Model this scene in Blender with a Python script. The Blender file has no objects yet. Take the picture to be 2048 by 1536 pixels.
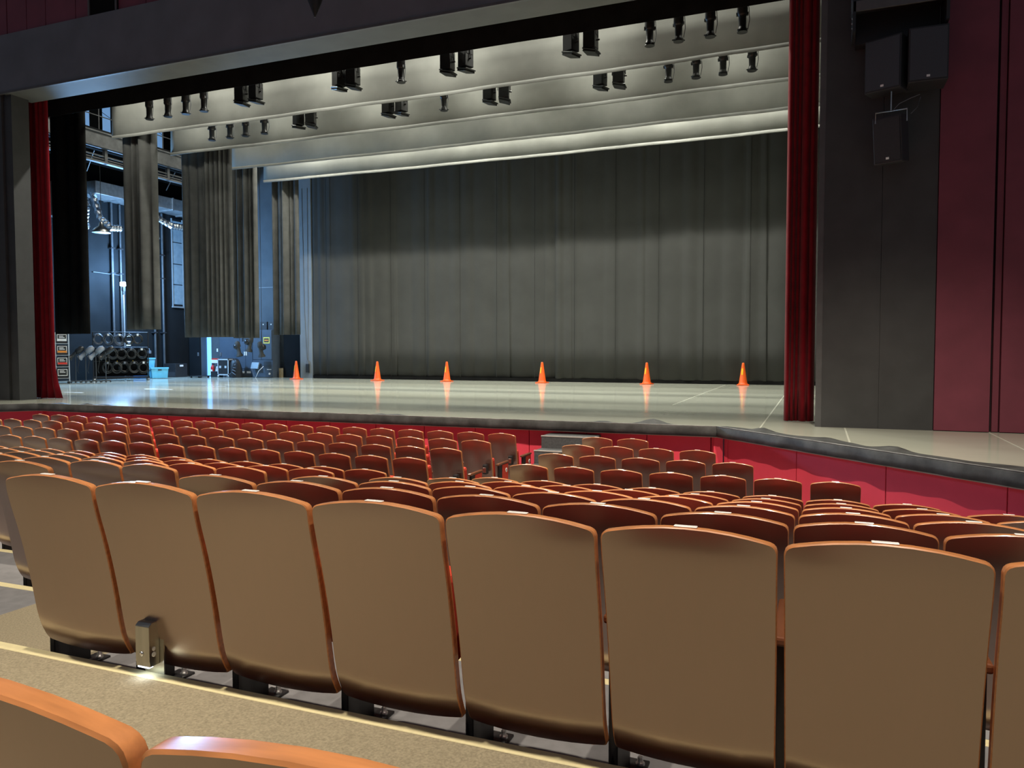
import bpy, bmesh, math, random
from math import pi, sin, cos, sqrt, radians
from mathutils import Vector, Matrix

random.seed(7)
sc = bpy.context.scene
COL = sc.collection

# ------------------------------------------------------------------ camera
CAM = Vector((0.0, 0.0, 1.2))
YAW, PITCH, ROLL = radians(21.64), radians(2.497), radians(-0.068)
cd = bpy.data.cameras.new('camera')
cd.sensor_width = 36.0
cd.lens = 36.0 * 1541.8 / 2048.0
cd.clip_end = 200
cam = bpy.data.objects.new('camera', cd)
CAMROT = Matrix.Rotation(YAW, 3, 'Z') @ Matrix.Rotation(pi / 2 - PITCH, 3, 'X') @ Matrix.Rotation(ROLL, 3, 'Z')
cam.matrix_world = Matrix.Translation(CAM) @ CAMROT.to_4x4()
COL.objects.link(cam)
sc.camera = cam

def in_view(p, mx=90, my=60):
    q = CAMROT.transposed() @ (Vector(p) - CAM)
    if q.z > -0.05:
        return False
    x = 1024 + 1541.8 * q.x / -q.z
    y = 768 - 1541.8 * q.y / -q.z
    return -mx < x < 2048 + mx and -my < y < 1536 + my

# ------------------------------------------------------------------ world, light, exposure
w = bpy.data.worlds.new('hall_dark')
sc.world = w
w.use_nodes = True
w.node_tree.nodes['Background'].inputs[0].default_value = (0.105, 0.115, 0.14, 1)
w.node_tree.nodes['Background'].inputs[1].default_value = 0.75
sc.cycles.max_bounces = 6
sc.cycles.diffuse_bounces = 3
sc.cycles.glossy_bounces = 3
sc.cycles.transmission_bounces = 2
sc.cycles.sample_clamp_indirect = 4.0

vs = sc.view_settings
vs.view_transform = 'Standard'
vs.look = 'None'
vs.exposure = 0.0
vs.gamma = 1.0
vs.use_curve_mapping = False

WARM = (1.0, 0.87, 0.69)
WORK = (1.0, 0.985, 0.87)
BLUE = (0.27, 0.56, 1.0)

def light(name, kind, loc, energy, color, rot=(0, 0, 0), **kw):
    l = bpy.data.lights.new(name, kind)
    l.energy = energy
    l.color = color
    for k, v in kw.items():
        setattr(l, k, v)
    o = bpy.data.objects.new(name, l)
    o.location = loc
    o.rotation_euler = rot
    COL.objects.link(o)
    return o

# house downlights in the ceiling over the seats
for x in (-16.2, -12.2, -8.0, -3.5, 0.8):
    light('house_downlight', 'SPOT', (x, 6.2, 10.2), 3900 if x > -16 else 1900, WARM, rot=(radians(12), 0, 0), spot_size=radians(61), spot_blend=0.6, shadow_soft_size=0.10)
for x in (-6.6, -2.6, 1.4):
    light('house_downlight', 'SPOT', (x, 1.1, 10.2), 2500, WARM, spot_size=radians(62), spot_blend=0.6, shadow_soft_size=0.10)
# unseen lamps added to brighten the borders, then work lights over the stage floor
for Y, z, e, a in ((17.25, 8.85, 62, 66), (20.05, 8.95, 32, 62), (22.0, 9.3, 40, 55), (24.3, 10.2, 40, 48)):
    for i, x in enumerate((-20.0, -16.4, -12.8, -9.2, -5.6, -2.0, 1.6)):
        k = ((0.9, 0.85, 1.1, 1.1, 0.75, 0.12, 0.05) if Y < 20 else (0.8, 0.8, 1.1, 1.0, 1.0, 0.7, 0.6))[i]
        light('border_fill', 'AREA', (x, Y, z), e * k, WORK, rot=(radians(a), 0, 0), shape='RECTANGLE', size=1.4, size_y=0.2)
for Y, z, e in ((18.2, 12.4, 380), (20.7, 12.2, 270), (23.2, 12.6, 240), (24.45, 10.3, 280), (25.2, 10.3, 140)):
    for i, x in enumerate((-18.6, -15.2, -11.6, -8.2, -4.6, -1.2)):
        k = (1.0, 0.8, 1.1, 0.85, 1.1, 0.7)[i]
        light('work_light', 'AREA', (x, Y, z), e * k, WORK, shape='RECTANGLE', size=1.0, size_y=0.2)

# ------------------------------------------------------------------ materials
def mat(name, color, rough=0.5, metal=0.0, spec=0.5, noise=None, bump=None, ior=None, coat=0.0, coat_rough=0.1, stretch=(1, 1, 1), sheen=0.0, emit=None, estr=0.0):
    m = bpy.data.materials.new(name)
    m.use_nodes = True
    nt = m.node_tree
    b = nt.nodes['Principled BSDF']
    b.inputs['Base Color'].default_value = (*color, 1)
    b.inputs['Roughness'].default_value = rough
    b.inputs['Metallic'].default_value = metal
    b.inputs['Specular IOR Level'].default_value = spec
    if ior: b.inputs['IOR'].default_value = ior
    if coat:
        b.inputs['Coat Weight'].default_value = coat
        b.inputs['Coat Roughness'].default_value = coat_rough
    if sheen: b.inputs['Sheen Weight'].default_value = sheen
    if emit:
        b.inputs['Emission Color'].default_value = (*emit, 1)
        b.inputs['Emission Strength'].default_value = estr
    if noise or bump:
        tc = nt.nodes.new('ShaderNodeTexCoord')
        mp = nt.nodes.new('ShaderNodeMapping')
        mp.inputs['Scale'].default_value = stretch
        nt.links.new(tc.outputs['Object'], mp.inputs['Vector'])
    if noise:
        sc_, amt = noise[0], noise[1]
        n = nt.nodes.new('ShaderNodeTexNoise')
        n.inputs['Scale'].default_value = sc_
        n.inputs['Detail'].default_value = 4
        nt.links.new(mp.outputs['Vector'], n.inputs['Vector'])
        r = nt.nodes.new('ShaderNodeValToRGB')
        r.color_ramp.elements[0].position = 0.3
        r.color_ramp.elements[1].position = 0.7
        r.color_ramp.elements[0].color = (*[c * (1 - amt) for c in color], 1)
        r.color_ramp.elements[1].color = (*[min(1, c * (1 + amt)) for c in color], 1)
        nt.links.new(n.outputs['Fac'], r.inputs['Fac'])
        nt.links.new(r.outputs['Color'], b.inputs['Base Color'])
    if bump:
        n2 = nt.nodes.new('ShaderNodeTexNoise')
        n2.inputs['Scale'].default_value = bump[0]
        n2.inputs['Detail'].default_value = 3
        nt.links.new(mp.outputs['Vector'], n2.inputs['Vector'])
        bp = nt.nodes.new('ShaderNodeBump')
        bp.inputs['Strength'].default_value = bump[1]
        bp.inputs['Distance'].default_value = bump[2] if len(bump) > 2 else 0.01
        nt.links.new(n2.outputs['Fac'], bp.inputs['Height'])
        nt.links.new(bp.outputs['Normal'], b.inputs['Normal'])
    return m

M = {}
M['wood'] = mat('varnished_wood', (0.075, 0.017, 0.010), 0.30, noise=(4, 0.10), stretch=(9, 9, 0.5), ior=3.9, coat=0.8, coat_rough=0.18)
M['wood'].node_tree.nodes['Principled BSDF'].inputs['Specular Tint'].default_value = (1.0, 0.80, 0.68, 1)
M['wood_edge'] = mat('varnished_edge_wood', (0.58, 0.235, 0.085), 0.33, noise=(7, 0.18), stretch=(1, 8, 8), coat=0.4, coat_rough=0.12)
M['wood_dark'] = mat('arm_wood', (0.16, 0.055, 0.022), 0.35, noise=(12, 0.3), stretch=(1, 0.2, 4), coat=0.2)
M['red_fabric'] = mat('red_upholstery', (0.62, 0.055, 0.028), 0.9, noise=(120, 0.12), bump=(300, 0.2, 0.002))
M['black_steel'] = mat('black_steel', (0.018, 0.018, 0.020), 0.45)
M['label_white'] = mat('white_label', (0.94, 0.94, 0.93), 0.25, noise=(60, 0.04))
M['ink'] = mat('printed_ink', (0.03, 0.03, 0.03), 0.6)
M['carpet'] = mat('beige_carpet', (0.30, 0.262, 0.185), 0.95, noise=(110, 0.22), bump=(140, 0.5, 0.008), spec=0.1)
M['vinyl'] = mat('grey_seat_floor', (0.21, 0.212, 0.225), 0.7, noise=(14, 0.10), bump=(90, 0.15, 0.004), spec=0.2)
M['nosing'] = mat('cream_nosing', (0.78, 0.70, 0.42), 0.55, noise=(40, 0.05))
M['stage_floor'] = mat('stage_lino', (0.50, 0.515, 0.43), 0.115, noise=(0.5, 0.04), stretch=(1, 3, 1), spec=0.35)
M['tape'] = mat('pale_tape', (0.52, 0.53, 0.45), 0.4, noise=(30, 0.1))
M['reflection_white'] = mat('reflection_white', (0.85, 0.85, 0.83), 0.4, noise=(30, 0.05))
M['edge_cloth'] = mat('black_edge_cover', (0.055, 0.058, 0.058), 0.6, noise=(5, 0.45), bump=(25, 0.2, 0.01))
M['highlight_grey'] = mat('painted_edge_highlight', (0.24, 0.245, 0.24), 0.5, noise=(6, 0.4))
M['apron_red'] = mat('crimson_panel', (0.88, 0.072, 0.118), 0.55, noise=(2.5, 0.05), spec=0.3)
M['apron_back'] = mat('dark_backing', (0.02, 0.012, 0.014), 0.9, noise=(8, 0.2))
M['step_grey'] = mat('grey_step_carpet', (0.085, 0.09, 0.095), 0.85, noise=(30, 0.2), bump=(150, 0.3, 0.004))
M['step_edge'] = mat('step_edge', (0.42, 0.40, 0.38), 0.5, noise=(20, 0.1))
M['wall_black'] = mat('black_proscenium', (0.053, 0.0535, 0.056), 0.62, noise=(3, 0.12), bump=(60, 0.05, 0.004))
M['wall_trim'] = mat('dark_grey_jamb', (0.10, 0.10, 0.105), 0.6, noise=(6, 0.1))
M['wall_wine'] = mat('burgundy_wall', (0.20, 0.040, 0.066), 0.6, noise=(2.5, 0.10), bump=(40, 0.05, 0.004))
M['fascia'] = mat('blue_black_fascia', (0.155, 0.158, 0.182), 0.7, noise=(1.5, 0.12))
M['soffit'] = mat('grey_soffit', (0.10, 0.102, 0.096), 0.7, noise=(2.0, 0.10))
M['hall_wall'] = mat('hall_wall', (0.20, 0.13, 0.09), 0.8, noise=(2, 0.1))
M['hall_ceiling'] = mat('hall_ceiling', (0.22, 0.20, 0.18), 0.85, noise=(2, 0.1))
M['border'] = mat('grey_border_cloth', (0.185, 0.188, 0.172), 0.95, noise=(1.2, 0.12), bump=(220, 0.15, 0.003), spec=0.05)
M['border_hem'] = mat('border_hem_cloth', (0.172, 0.175, 0.162), 0.95, noise=(2, 0.10), spec=0.05)
M['leg_cloth'] = mat('black_leg_cloth', (0.076, 0.077, 0.074), 0.97, noise=(3, 0.15), spec=0.03, bump=(150, 0.15, 0.004))
M['back_cloth'] = mat('black_backdrop_cloth', (0.068, 0.069, 0.066), 0.97, noise=(1.4, 0.06), spec=0.03)
M['seam'] = mat('backdrop_seam', (0.040, 0.040, 0.038), 0.97, noise=(3, 0.2), spec=0.02)
M['tease_cloth'] = mat('black_teaser_cloth', (0.012, 0.012, 0.012), 0.98, noise=(3, 0.2), spec=0.02)
M['red_velvet'] = mat('red_velvet', (0.24, 0.007, 0.015), 0.85, noise=(5, 0.15), sheen=0.15, spec=0.1)
M['wing_wall'] = mat('wing_wall_paint', (0.010, 0.0115, 0.013), 0.9, noise=(1.6, 0.14), bump=(30, 0.06, 0.005), spec=0.12)
M['wing_back'] = mat('wing_back_paint', (0.070, 0.085, 0.10), 0.7, noise=(1.6, 0.14), bump=(30, 0.06, 0.005))
M['post_paint'] = mat('pale_post_paint', (0.20, 0.22, 0.235), 0.6, noise=(2, 0.08))
M['cab'] = mat('blue_grey_cabinet', (0.075, 0.10, 0.135), 0.4, noise=(4, 0.06))
M['gal_steel'] = mat('painted_gallery_steel', (0.085, 0.088, 0.09), 0.5, noise=(4, 0.3))
M['galv'] = mat('galvanised_steel', (0.55, 0.57, 0.58), 0.35, metal=0.85, noise=(7, 0.15))
M['alu'] = mat('pale_aluminium', (0.62, 0.66, 0.68), 0.4, metal=0.2, noise=(8, 0.08))
M['chrome'] = mat('bright_steel', (0.75, 0.75, 0.75), 0.22, metal=1.0, noise=(12, 0.06))
M['steel'] = mat('brushed_steel', (0.46, 0.45, 0.41), 0.28, metal=1.0, noise=(30, 0.08), stretch=(1, 1, 0.05))
M['fixture'] = mat('black_lantern', (0.016, 0.016, 0.016), 0.35, noise=(20, 0.2))
M['lens'] = mat('lens_glass', (0.30, 0.32, 0.33), 0.08, ior=1.6, noise=(10, 0.05))
M['spk'] = mat('black_loudspeaker', (0.030, 0.031, 0.036), 0.6, noise=(80, 0.15), bump=(400, 0.15, 0.002))
M['spk_grille'] = mat('loudspeaker_grille', (0.055, 0.060, 0.075), 0.55, noise=(160, 0.25), bump=(500, 0.3, 0.003))
M['cone'] = mat('orange_cone', (0.95, 0.13, 0.015), 0.45, noise=(8, 0.05))
M['cone_tape'] = mat('yellow_tape', (0.95, 0.62, 0.02), 0.35, noise=(20, 0.05))
M['crate_blue'] = mat('pale_blue_plastic', (0.16, 0.52, 0.66), 0.45, noise=(8, 0.05))
M['crate_deep'] = mat('blue_plastic', (0.03, 0.16, 0.42), 0.45, noise=(8, 0.05))
M['cable'] = mat('black_cable', (0.030, 0.030, 0.028), 0.45, noise=(20, 0.2))
M['cable_grey'] = mat('grey_cable', (0.16, 0.17, 0.19), 0.45, noise=(20, 0.15))
M['pipe_dark'] = mat('dark_pipe', (0.05, 0.055, 0.06), 0.5, noise=(6, 0.2))
M['cable_dim'] = mat('dim_grey_cable', (0.075, 0.085, 0.10), 0.4, noise=(20, 0.15))
M['lantern_grey'] = mat('grey_lantern', (0.22, 0.24, 0.27), 0.45, noise=(10, 0.15))
M['case_black'] = mat('black_case', (0.020, 0.020, 0.022), 0.5, noise=(8, 0.2))
M['orange_label'] = mat('orange_label', (0.90, 0.28, 0.03), 0.5, noise=(20, 0.04))
M['red_label'] = mat('red_label', (0.80, 0.05, 0.03), 0.5, noise=(20, 0.04))
M['yellow_sign'] = mat('yellow_sign', (0.85, 0.72, 0.12), 0.5, noise=(20, 0.04))
M['ext_red'] = mat('extinguisher_red', (0.55, 0.02, 0.02), 0.35, noise=(10, 0.05))
M['wood_block'] = mat('plywood', (0.35, 0.25, 0.13), 0.7, noise=(10, 0.2))
M['foil'] = mat('aluminium_foil_duct', (0.65, 0.67, 0.70), 0.25, metal=1.0, noise=(15, 0.1), bump=(30, 0.5, 0.02))
M['lamp_glass'] = mat('lit_lamp', (1, 1, 1), 0.5, emit=(0.75, 0.88, 1.0), estr=30, noise=(5, 0.01))
M['window_lit'] = mat('lit_window', (0.2, 0.3, 0.45), 0.4, emit=(0.22, 0.46, 0.86), estr=0.55, noise=(3, 0.1))
M['corridor'] = mat('corridor_light', (0.3, 0.4, 0.6), 0.5, emit=(0.14, 0.44, 1.0), estr=1.6, noise=(3, 0.1))
M['led'] = mat('footlight_led', (1, 1, 1), 0.5, emit=(0.75, 0.85, 1.0), estr=5, noise=(5, 0.01))
M['panel_glass'] = mat('frosted_panel', (0.20, 0.27, 0.32), 0.35, noise=(6, 0.12))
M['reflect'] = mat('reflector', (0.7, 0.7, 0.72), 0.3, metal=1.0, noise=(10, 0.05))

# ------------------------------------------------------------------ mesh builder
class MB:
    def __init__(s):
        s.v = []; s.f = []; s.sm = []
    def add(s, vs, fs, smooth=False):
        o = len(s.v)
        s.v += [tuple(p) for p in vs]
        s.f += [tuple(i + o for i in f) for f in fs]
        s.sm += [smooth] * len(fs)
        return s
    def bb(s, x0, x1, y0, y1, z0, z1, mtx=None):
        vs = [(x, y, z) for x in (x0, x1) for y in (y0, y1) for z in (z0, z1)]
        if mtx is not None: vs = [mtx @ Vector(p) for p in vs]
        return s.add(vs, [(0, 1, 3, 2), (4, 6, 7, 5), (0, 4, 5, 1), (2, 3, 7, 6), (0, 2, 6, 4), (1, 5, 7, 3)])
    def tube(s, pts, r, n=8, closed=False, smooth=True):
        pts = [Vector(p) for p in pts]
        m = len(pts); rings = []
        up = Vector((0, 0, 1))
        for i, p in enumerate(pts):
            a = pts[(i - 1) % m] if (closed or i > 0) else p
            b = pts[(i + 1) % m] if (closed or i < m - 1) else p
            t = (b - a).normalized() if (b - a).length > 1e-9 else Vector((0, 0, 1))
            u = up if abs(t.dot(up)) < 0.95 else Vector((1, 0, 0))
            x = t.cross(u).normalized(); y = t.cross(x).normalized()
            rr = r[i] if isinstance(r, (list, tuple)) else r
            rings.append([p + x * rr * cos(2 * pi * k / n) + y * rr * sin(2 * pi * k / n) for k in range(n)])
        vs = [q for ring in rings for q in ring]; fs = []
        for i in range(m if closed else m - 1):
            j = (i + 1) % m
            for k in range(n):
                l = (k + 1) % n
                fs.append((i * n + k, i * n + l, j * n + l, j * n + k))
        s.add(vs, fs, smooth)
        if not closed:
            s.add(rings[0], [tuple(range(n))]); s.add(rings[-1], [tuple(range(n))])
        return s
    def lathe(s, prof, n=16, c=(0, 0, 0), smooth=True, mtx=None):
        vs = []; fs = []
        for r, z in prof:
            for k in range(n):
                p = Vector((c[0] + r * cos(2 * pi * k / n), c[1] + r * sin(2 * pi * k / n), c[2] + z))
                vs.append(mtx @ p if mtx is not None else p)
        for i in range(len(prof) - 1):
            for k in range(n):
                l = (k + 1) % n
                fs.append((i * n + k, i * n + l, (i + 1) * n + l, (i + 1) * n + k))
        s.add(vs, fs, smooth)
        s.add(vs[:n], [tuple(range(n))]); s.add(vs[-n:], [tuple(range(n))])
        return s
    def grid(s, fn, nu, nv, smooth=True):
        vs = [fn(i / nu, j / nv) for j in range(nv + 1) for i in range(nu + 1)]
        fs = [(j * (nu + 1) + i, j * (nu + 1) + i + 1, (j + 1) * (nu + 1) + i + 1, (j + 1) * (nu + 1) + i) for j in range(nv) for i in range(nu)]
        return s.add(vs, fs, smooth)
    def prism(s, poly, z0, z1):
        n = len(poly)
        vs = [(p[0], p[1], z0) for p in poly] + [(p[0], p[1], z1) for p in poly]
        return s.add(vs, [tuple(range(n))[::-1], tuple(range(n, 2 * n))] + [(i, (i + 1) % n, n + (i + 1) % n, n + i) for i in range(n)])
    def mesh(s, name, m, bevel=0.0, seg=2):
        me = bpy.data.meshes.new(name)
        me.from_pydata(s.v, [], s.f)
        me.polygons.foreach_set('use_smooth', s.sm)
        bm = bmesh.new(); bm.from_mesh(me)
        bmesh.ops.recalc_face_normals(bm, faces=bm.faces)
        if bevel:
            es = [e for e in bm.edges if len(e.link_faces) == 2 and e.calc_face_angle(0) > 0.6]
            bmesh.ops.bevel(bm, geom=es, offset=bevel, segments=seg, affect='EDGES', profile=0.5)
        bm.to_mesh(me); bm.free()
        me.materials.append(m)
        me.update()
        return me
    def build(s, name, m, parent=None, loc=(0, 0, 0), rot=(0, 0, 0), bevel=0.0, seg=2):
        return link(name, s.mesh(name, m, bevel, seg), parent, loc, rot)

def link(name, me, parent=None, loc=(0, 0, 0), rot=(0, 0, 0)):
    o = bpy.data.objects.new(name, me)
    o.location = loc; o.rotation_euler = rot
    COL.objects.link(o)
    if parent: o.parent = parent
    return o

def tag(o, label=None, cat=None, group=None, kind=None):
    if label: o['label'] = label
    if cat: o['category'] = cat
    if group: o['group'] = group
    if kind: o['kind'] = kind
    return o

def thing(name, label, cat, loc=(0, 0, 0), rz=0.0, group=None):
    o = bpy.data.objects.new(name, None)
    o.empty_display_size = 0.1
    o.location = loc; o.rotation_euler = (0, 0, rz)
    COL.objects.link(o)
    return tag(o, label, cat, group)

def struct(name, mb, m, label=None, **kw):
    return tag(mb.build(name, m, **kw), label, None, None, 'structure')

def dup(o, parent=None):
    c = o.copy(); COL.objects.link(c)
    if parent is not None: c.parent = parent
    for ch in o.children:
        dup(ch, c)
    return c

# ------------------------------------------------------------------ levels
ROWY = dict(A=10.97, B=10.00, C=9.04, D=8.07, E=7.10, F=6.14, G=5.17, H=4.21, I=3.24, J=2.27, K=0.565)
TOPH = dict(A=1.28, B=1.28, C=1.28, D=1.28, E=1.28, F=1.135, G=0.98, H=0.825, I=0.67, J=0.52, K=0.37)
FLOOR = {k: 1.2 - h - 0.98 for k, h in TOPH.items()}
ZF = FLOOR['A']
AX0, AX1 = -4.30, -3.255          # aisle

# flat floor at the front and the stepped tiers
struct('floor_front', MB().bb(-22, 8, 7.23, 13.5, ZF - 0.3, ZF), M['vinyl'])
struct('floor_front_aisle', MB().bb(AX0, AX1, 7.23, 12.3, ZF, ZF + 0.006), M['carpet'])
order = 'ABCDEFGHIJK'
ntrim = 0
for r in 'FGHIJK':
    front = ROWY[order[order.index(r) - 1]] + 0.13
    back = ROWY[r] + 0.13 if r != 'K' else 0.62
    z = FLOOR[r]
    m = M['carpet'] if r == 'K' else M['vinyl']
    if r == 'K':
        struct('floor_cross_aisle', MB().bb(-22, 8, back, front - 0.055, z - 0.6, z), m)
    else:
        struct('floor_tier', MB().bb(-22, AX0, back, front - 0.055, z - 0.6, z), m)
        struct('floor_tier', MB().bb(AX1, 8, back, front - 0.055, z - 0.6, z), m)
        struct('floor_aisle_step', MB().bb(AX0, AX1, back, front - 0.055, z - 0.6, z), M['carpet'])
    ntrim += 1
    struct('trim_%d' % ntrim, MB().bb(-22, 8, front - 0.055, front, z - 0.03, z + 0.004), M['nosing'], bevel=0.003, seg=1)
    ntrim += 1
    struct('trim_%d' % ntrim, MB().bb(-22, 8, front - 0.05, front - 0.012, z - 0.3, z - 0.03), M['apron_back'])
struct('floor_rear', MB().bb(-22, 8, -12, 0.62, -0.7, -0.149), M['carpet'])

# ------------------------------------------------------------------ stage
LX, RX = -16.45, -1.45             # front corners of the stage
FY = 12.28                         # stage front line
DR = (5.6, 4.75)                   # end of the right diagonal
DL = (-23.4, 4.9)                  # end of the left diagonal
poly = [(-29, 30), (-29, 14), DL, (LX, FY), (RX, FY), DR, (9, 14), (9, 30)]
struct('floor_stage', MB().prism(poly, -0.16, 0.0), M['stage_floor'])
# seams of the stage floor sheets
for x, y0, y1 in ((-0.815, 12.0, 27.3), (0.40, 10.9, 12.9), (2.32, 8.9, 12.9), (-2.95, 17.0, 27.3)):
    ntrim += 1
    struct('trim_%d' % ntrim, MB().bb(x - 0.012, x + 0.012, y0, y1, 0, 0.0015), M['tape'])

def outward(p, q):
    d = Vector((q[0] - p[0], q[1] - p[1])).normalized()
    return d, Vector((d.y, -d.x))

# red apron wall panels under the stage edge
def apron(p, q, first, step, name):
    d, n = outward(p, q)
    L = (Vector(q) - Vector(p)).length
    rz = math.atan2(d.y, d.x)
    root = tag(MB().bb(0, L, 0.03, 0.10, ZF, -0.15).build(name, M['apron_back'], loc=(p[0] - n.x * 0.14, p[1] - n.y * 0.14, 0), rot=(0, 0, rz)), None, None, None, 'structure')
    a = 0.0; b = first
    while a < L - 0.02:
        e = min(b, L)
        MB().bb(a + 0.006, e - 0.006, 0.0, 0.03, ZF + 0.01, -0.16).build('panel', M['apron_red'], root, bevel=0.003, seg=1)
        a, b = e, e + step
apron((LX, FY), (RX, FY), 0.62, 1.02, 'wall_apron_front')
apron((RX, FY), DR, 0.10, 1.50, 'wall_apron_right')
apron(DL, (LX, FY), 1.40, 1.50, 'wall_apron_left')
struct('wall_apron_corner_right', MB().bb(RX - 0.05, RX + 0.09, FY + 0.06, FY + 0.30, ZF, -0.16), M['apron_red'])
struct('wall_apron_corner_left', MB().bb(LX - 0.09, LX + 0.05, FY + 0.06, FY + 0.30, ZF, -0.16), M['apron_red'])

# black cover draped over the stage edge
def edge_cover(p, q, label, seed, lift=0.0, wid=0.13):
    rnd = random.Random(seed)
    d, n = outward(p, q)
    L = (Vector(q) - Vector(p)).length
    nu = max(12, int(L * 9))
    ph = [rnd.uniform(0, 6.28) for _ in range(6)]
    humps = [(rnd.uniform(0.5, max(0.6, L - 0.5)), rnd.uniform(0.10, 0.22), rnd.uniform(0.02, 0.05)) for _ in range(int(L * 0.55) + 1)]
    prof = 9
    def fn(u, v):
        s = u * L
        i = int(round(v * prof))
        wv = wid * (1 + 0.16 * sin(s * 2.1 + ph[0]) + 0.10 * sin(s * 4.7 + ph[1]) + 0.07 * sin(s * 9 + ph[2]))
        fo = 0.026 + 0.011 * sin(s * 6.5 + ph[3]) + 0.009 * sin(s * 11.3 + ph[4])
        lf = sum(h * math.exp(-((s - c) / wd) ** 2) for c, wd, h in humps)
        tbl = [(-wv, 0.002), (-wv + 0.02, 0.005 + lf), (-wv * 0.6, 0.007 + lf * 0.7), (-wv * 0.25, 0.008), (-0.012, 0.010), (0.005, 0.006), (0.012, -0.006), (0.5 * fo + 0.010, -0.08), (fo + 0.002, -0.150), (-0.05, -0.154)]
        o, z = tbl[i]
        return (p[0] + d.x * s + n.x * o, p[1] + d.y * s + n.y * o, z + lift)
    o = MB().grid(fn, nu, prof).build('stage_edge_cover', M['edge_cloth'])
    a = Vector((p[0], p[1], 0)); b = Vector((q[0], q[1], 0)); nn = Vector((n.x, n.y, 0))
    MB().tube([a + nn * 0.004 + Vector((0, 0, 0.010 + lift)), b + nn * 0.004 + Vector((0, 0, 0.010 + lift))], 0.007, 6).build('edge_highlight', M['highlight_grey'], o)  # pale grey bar painted as the highlight along the cover's top edge
    return tag(o, label, 'edge cover')
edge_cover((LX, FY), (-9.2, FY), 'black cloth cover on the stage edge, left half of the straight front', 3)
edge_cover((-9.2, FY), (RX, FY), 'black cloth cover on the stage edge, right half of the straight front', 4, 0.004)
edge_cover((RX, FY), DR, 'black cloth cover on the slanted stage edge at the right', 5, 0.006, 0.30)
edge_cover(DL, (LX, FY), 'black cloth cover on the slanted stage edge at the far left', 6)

# steps up to the stage at the end of the aisle
st = thing('stage_steps', 'dark grey carpeted steps up to the stage at the end of the aisle', 'steps', (-3.765, 10.8, ZF))
for i, (y0, z1) in enumerate(((0.05, 0.23), (0.40, 0.45), (0.75, 0.66), (1.10, 0.86))):
    s = MB().bb(-0.44, 0.44, y0, 1.58, z1 - 0.235 if i else 0.0, z1).build('step', M['step_grey'], st, bevel=0.006, seg=1)
    MB().bb(-0.445, 0.445, y0 - 0.006, y0 + 0.04, z1 - 0.012, z1 + 0.004).build('step_edge', M['step_edge'], s)

# ------------------------------------------------------------------ proscenium and hall shell
PY = 12.93
struct('wall_proscenium_right', MB().bb(0.06, 0.86, PY, PY + 0.5, 0, 14).bb(0.866, 1.60, PY, PY + 0.5, 0, 14).bb(0.06, 1.6, PY + 0.02, PY + 0.5, 0, 14), M['wall_black'])
ntrim += 1
struct('trim_%d' % ntrim, MB().bb(-0.03, 0.06, PY + 0.01, PY + 0.5, 0, 14), M['wall_trim'])
wr = struct('wall_front_right', MB().bb(1.60, 8.5, PY + 0.10, PY + 0.6, 0, 14), M['apron_back'])
for a, b, y in ((1.61, 2.32, PY - 0.02), (2.36, 2.44, PY + 0.03), (2.455, 3.5, PY - 0.01), (3.52, 4.6, PY - 0.01), (4.62, 6.0, PY - 0.01)):
    MB().bb(a, b, y, PY + 0.1, 0.01, 14).build('panel', M['wall_wine'], wr)
struct('wall_proscenium_left', MB().bb(-18.30, -18.04, PY + 0.06, PY + 0.5, 0, 14).bb(-19.66, -18.31, PY, PY + 0.5, 0, 14), M['wall_black'])
wl = struct('wall_front_left', MB().bb(-26.5, -19.66, PY + 0.1, PY + 0.6, 0, 14), M['apron_back'])
for a in range(5):
    MB().bb(-20.9 - a * 1.1 + 0.01, -19.8 - a * 1.1, PY - 0.01, PY + 0.1, 0.01, 14).build('panel', M['wall_wine'], wl)
# header over the opening
struct('wall_header', MB().bb(-21.5, 1.6, PY - 0.05, PY, 7.36, 8.70), M['fascia'])
ntrim += 1
struct('trim_%d' % ntrim, MB().bb(-21.5, 1.6, PY - 0.07, PY - 0.01, 7.32, 7.37), M['wall_trim'])
struct('ceiling_soffit', MB().bb(-18.2, 0.1, PY - 0.01, 13.62, 7.33, 7.42), M['soffit'])
wu = struct('wall_upper', MB().bb(-26.5, 8.5, PY + 0.03, PY + 0.25, 7.42, 14), M['apron_back'])
for i, (a, b) in enumerate(((-21.4, -19.1), (-19.08, -18.03), (-18.0, -17.36), (-17.34, -16.73), (-16.71, -15.77), (-15.75, -15.33), (-14.45, -13.66), (-13.64, -12.6), (-12.58, -11.5), (-11.48, -10.4), (-10.38, -9.3))):
    MB().bb(a, b, PY - 0.005, PY + 0.03, 8.70, 12).build('panel', M['wall_wine'], wu)
g = thing('wall_hatch', 'black recessed hatch among the burgundy panels at upper left', 'hatch', (-14.89, PY, 8.70))
MB().bb(-0.43, 0.43, -0.03, 0.03, 0, 1.4).build('hatch_back', M['tease_cloth'], g)
for x in (-0.43, 0.39):
    MB().bb(x, x + 0.04, -0.06, 0.03, 0, 1.4).build('hatch_frame', M['wall_trim'], g)
# stage house
struct('wall_stage_right', MB().bb(8.6, 9.0, 13.0, 30.4, 0, 16), M['wing_wall'])
struct('wall_stage_rear', MB().bb(-20.5, 9.0, 29.6, 30.0, 0, 16), M['wing_wall'])
struct('ceiling_stage', MB().bb(-29, 9.0, 13.0, 30.4, 15.6, 16), M['tease_cloth'])
struct('wall_wing_front', MB().bb(-29, -19.7, 13.45, 13.7, 0, 16), M['wing_wall'])

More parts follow.
